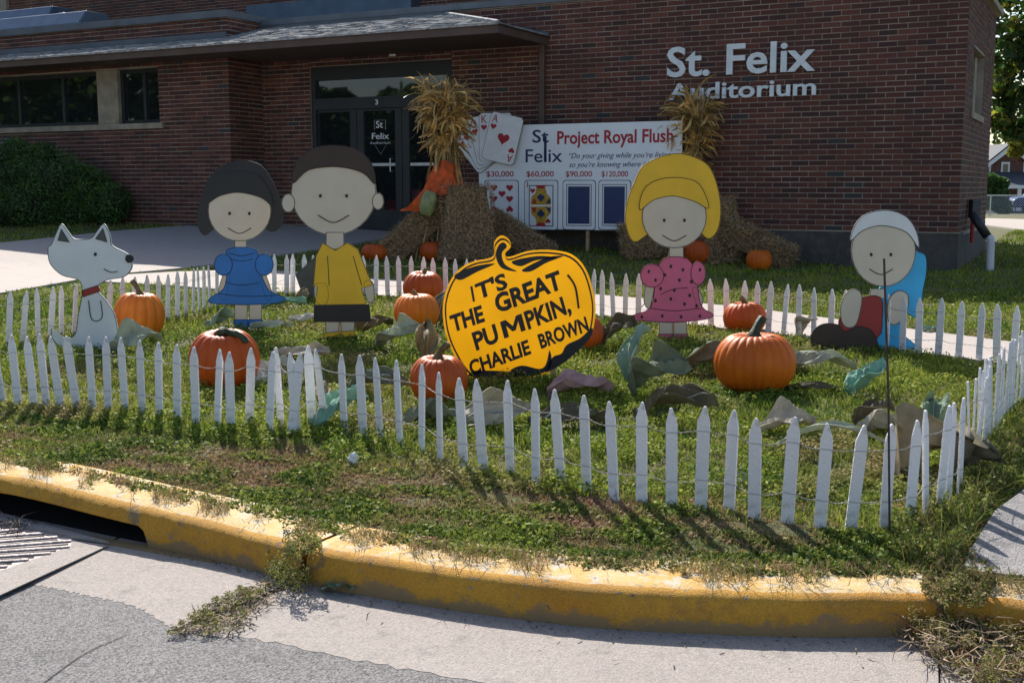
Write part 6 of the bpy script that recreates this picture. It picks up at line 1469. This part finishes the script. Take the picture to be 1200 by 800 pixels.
# chain link fence
CL = thing('chain_link_fence', Vector((HP(1180, 255, 40).x, 40, tz(20, 40))), 'grey chain link fence across the street beyond the side lawn', 'fence'); mb = MB(); z0 = tz(20, 40); x0, x1 = HP(1130, 250, 40).x, HP(1290, 250, 40).x
for k in range(6): x = HP(1160, 250, 40).x + (k - 1) * 1.9; MB().tube([Vector((x, 40, z0 - .1)), Vector((x, 40, z0 + .72))], .025, 6).build('post', K['alum'], CL)
MB().tube([Vector((x0, 40, z0 + .70)), Vector((x1, 40, z0 + .70))], .02, 6).build('top_rail', K['alum'], CL)
x = x0
while x < x1: mb.tube([Vector((x, 40, z0)), Vector((x + .7, 40, z0 + .7))], .004, 3, False); mb.tube([Vector((x + .7, 40, z0)), Vector((x, 40, z0 + .7))], .004, 3, False); x += .09
mb.build('wire_mesh', K['alum'], CL, kind='stuff')
# parked car, mostly out of frame
cx_ = HP(1196, 246, 62).x; zc = tz(27, 62); CAR = thing('parked_car', Vector((cx_ + 1.6, 62, zc)), 'dark blue car parked beyond the chain link fence at the right edge', 'car')
bp = [(0, .35), (0, .75), (.25, .88), (1.1, .95), (1.65, 1.40), (2.9, 1.42), (3.5, .98), (4.2, .9), (4.3, .4)]; cm = mat('car_paint_blue', (.02, .05, .16), .25, .03)
MB().prism([Vector((cx_ - .4 + x, 62, zc + z)) for x, z in bp], Vector((0, 1.7, 0))).build('body', cm, CAR, bevel=.06)
MB().prism([Vector((cx_ - .4 + x, 61.99, zc + z)) for x, z in ((1.25, .98), (1.70, 1.33), (2.85, 1.34), (3.3, 1.0))], Vector((0, -.02, 0))).build('window', K['glass'], CAR)
for x in (.85, 3.45):
    w_ = MB().tube([Vector((cx_ - .4 + x, 61.95, zc + .33)), Vector((cx_ - .4 + x, 62.18, zc + .33))], .33, 18).build('wheel', K['black'], CAR); MB().tube([Vector((cx_ - .4 + x, 61.93, zc + .33)), Vector((cx_ - .4 + x, 61.96, zc + .33))], .19, 14).build('rim', K['alum'], w_)
# woods on the horizon, and the trees across the street that the glass reflects
def wood(name, pts, label, n, sz, hgt, m=None):
    cs = []
    for k, (x, y) in enumerate(pts): r = (hgt if (y > 6 or x > 0) else hgt * .48) * rng.uniform(.40, .55); z = tz(x, y) if y > 5 else 0; cs.append((Vector((x, y, z + (hgt if (y > 6 or x > 0) else hgt * .48) * rng.uniform(.35, .6))), (r * 1.1, r, r * 1.05), 1)); cs.append((Vector((x, y, z + hgt * .25)), (r, r, r * .7), .6))
    P_ = clump_leaves(cs, n, sz); o = leaflets(name, P_[:, 0], P_[:, 1], P_[:, 2], sz * (.6 + .8 * rng.random(n)), m or K['leafdk'], label, flatness=0, aspect=.8, cat='wood'); return o
wood('far_wood', [(x, 118 + 8 * math.sin(x)) for x in range(20, 120, 6)], 'tree line on the horizon behind the distant house', 26000, .6, 12)
wood('street_trees', [(-46 + 4 * math.sin(y * .7), y) for y in range(-60, 24, 5)], 'leafy trees across the street, seen mirrored in door and window glass', 60000, .7, 15)
for k, y in enumerate((-9, -2, 5)):
    z0 = max(0, tz(-33, y + 2)) if y > 4 else 0
    t = thing('parked_car', Vector((-33, y + 2, z0)), ('pale', 'dark red', 'silver')[k] + ' car across the street seen only as a reflection in the window glass', 'car'); cm2 = mat('car_paint', ((.6, .6, .62), (.25, .03, .03), (.5, .52, .55))[k], .25, .03)
    MB().prism([Vector((-33, y + a, z0 + z)) for a, z in bp], Vector((-1.7, 0, 0))).build('body', cm2, t, bevel=.06); MB().prism([Vector((-32.99, y + a, z0 + z)) for a, z in ((1.25, .98), (1.70, 1.33), (2.85, 1.34), (3.3, 1.0))], Vector((.02, 0, 0))).build('window', K['glass'], t)
    for a in (.85, 3.45): MB().tube([Vector((-32.95, y + a, z0 + .33)), Vector((-33.18, y + a, z0 + .33))], .33, 16).build('wheel', K['black'], t)
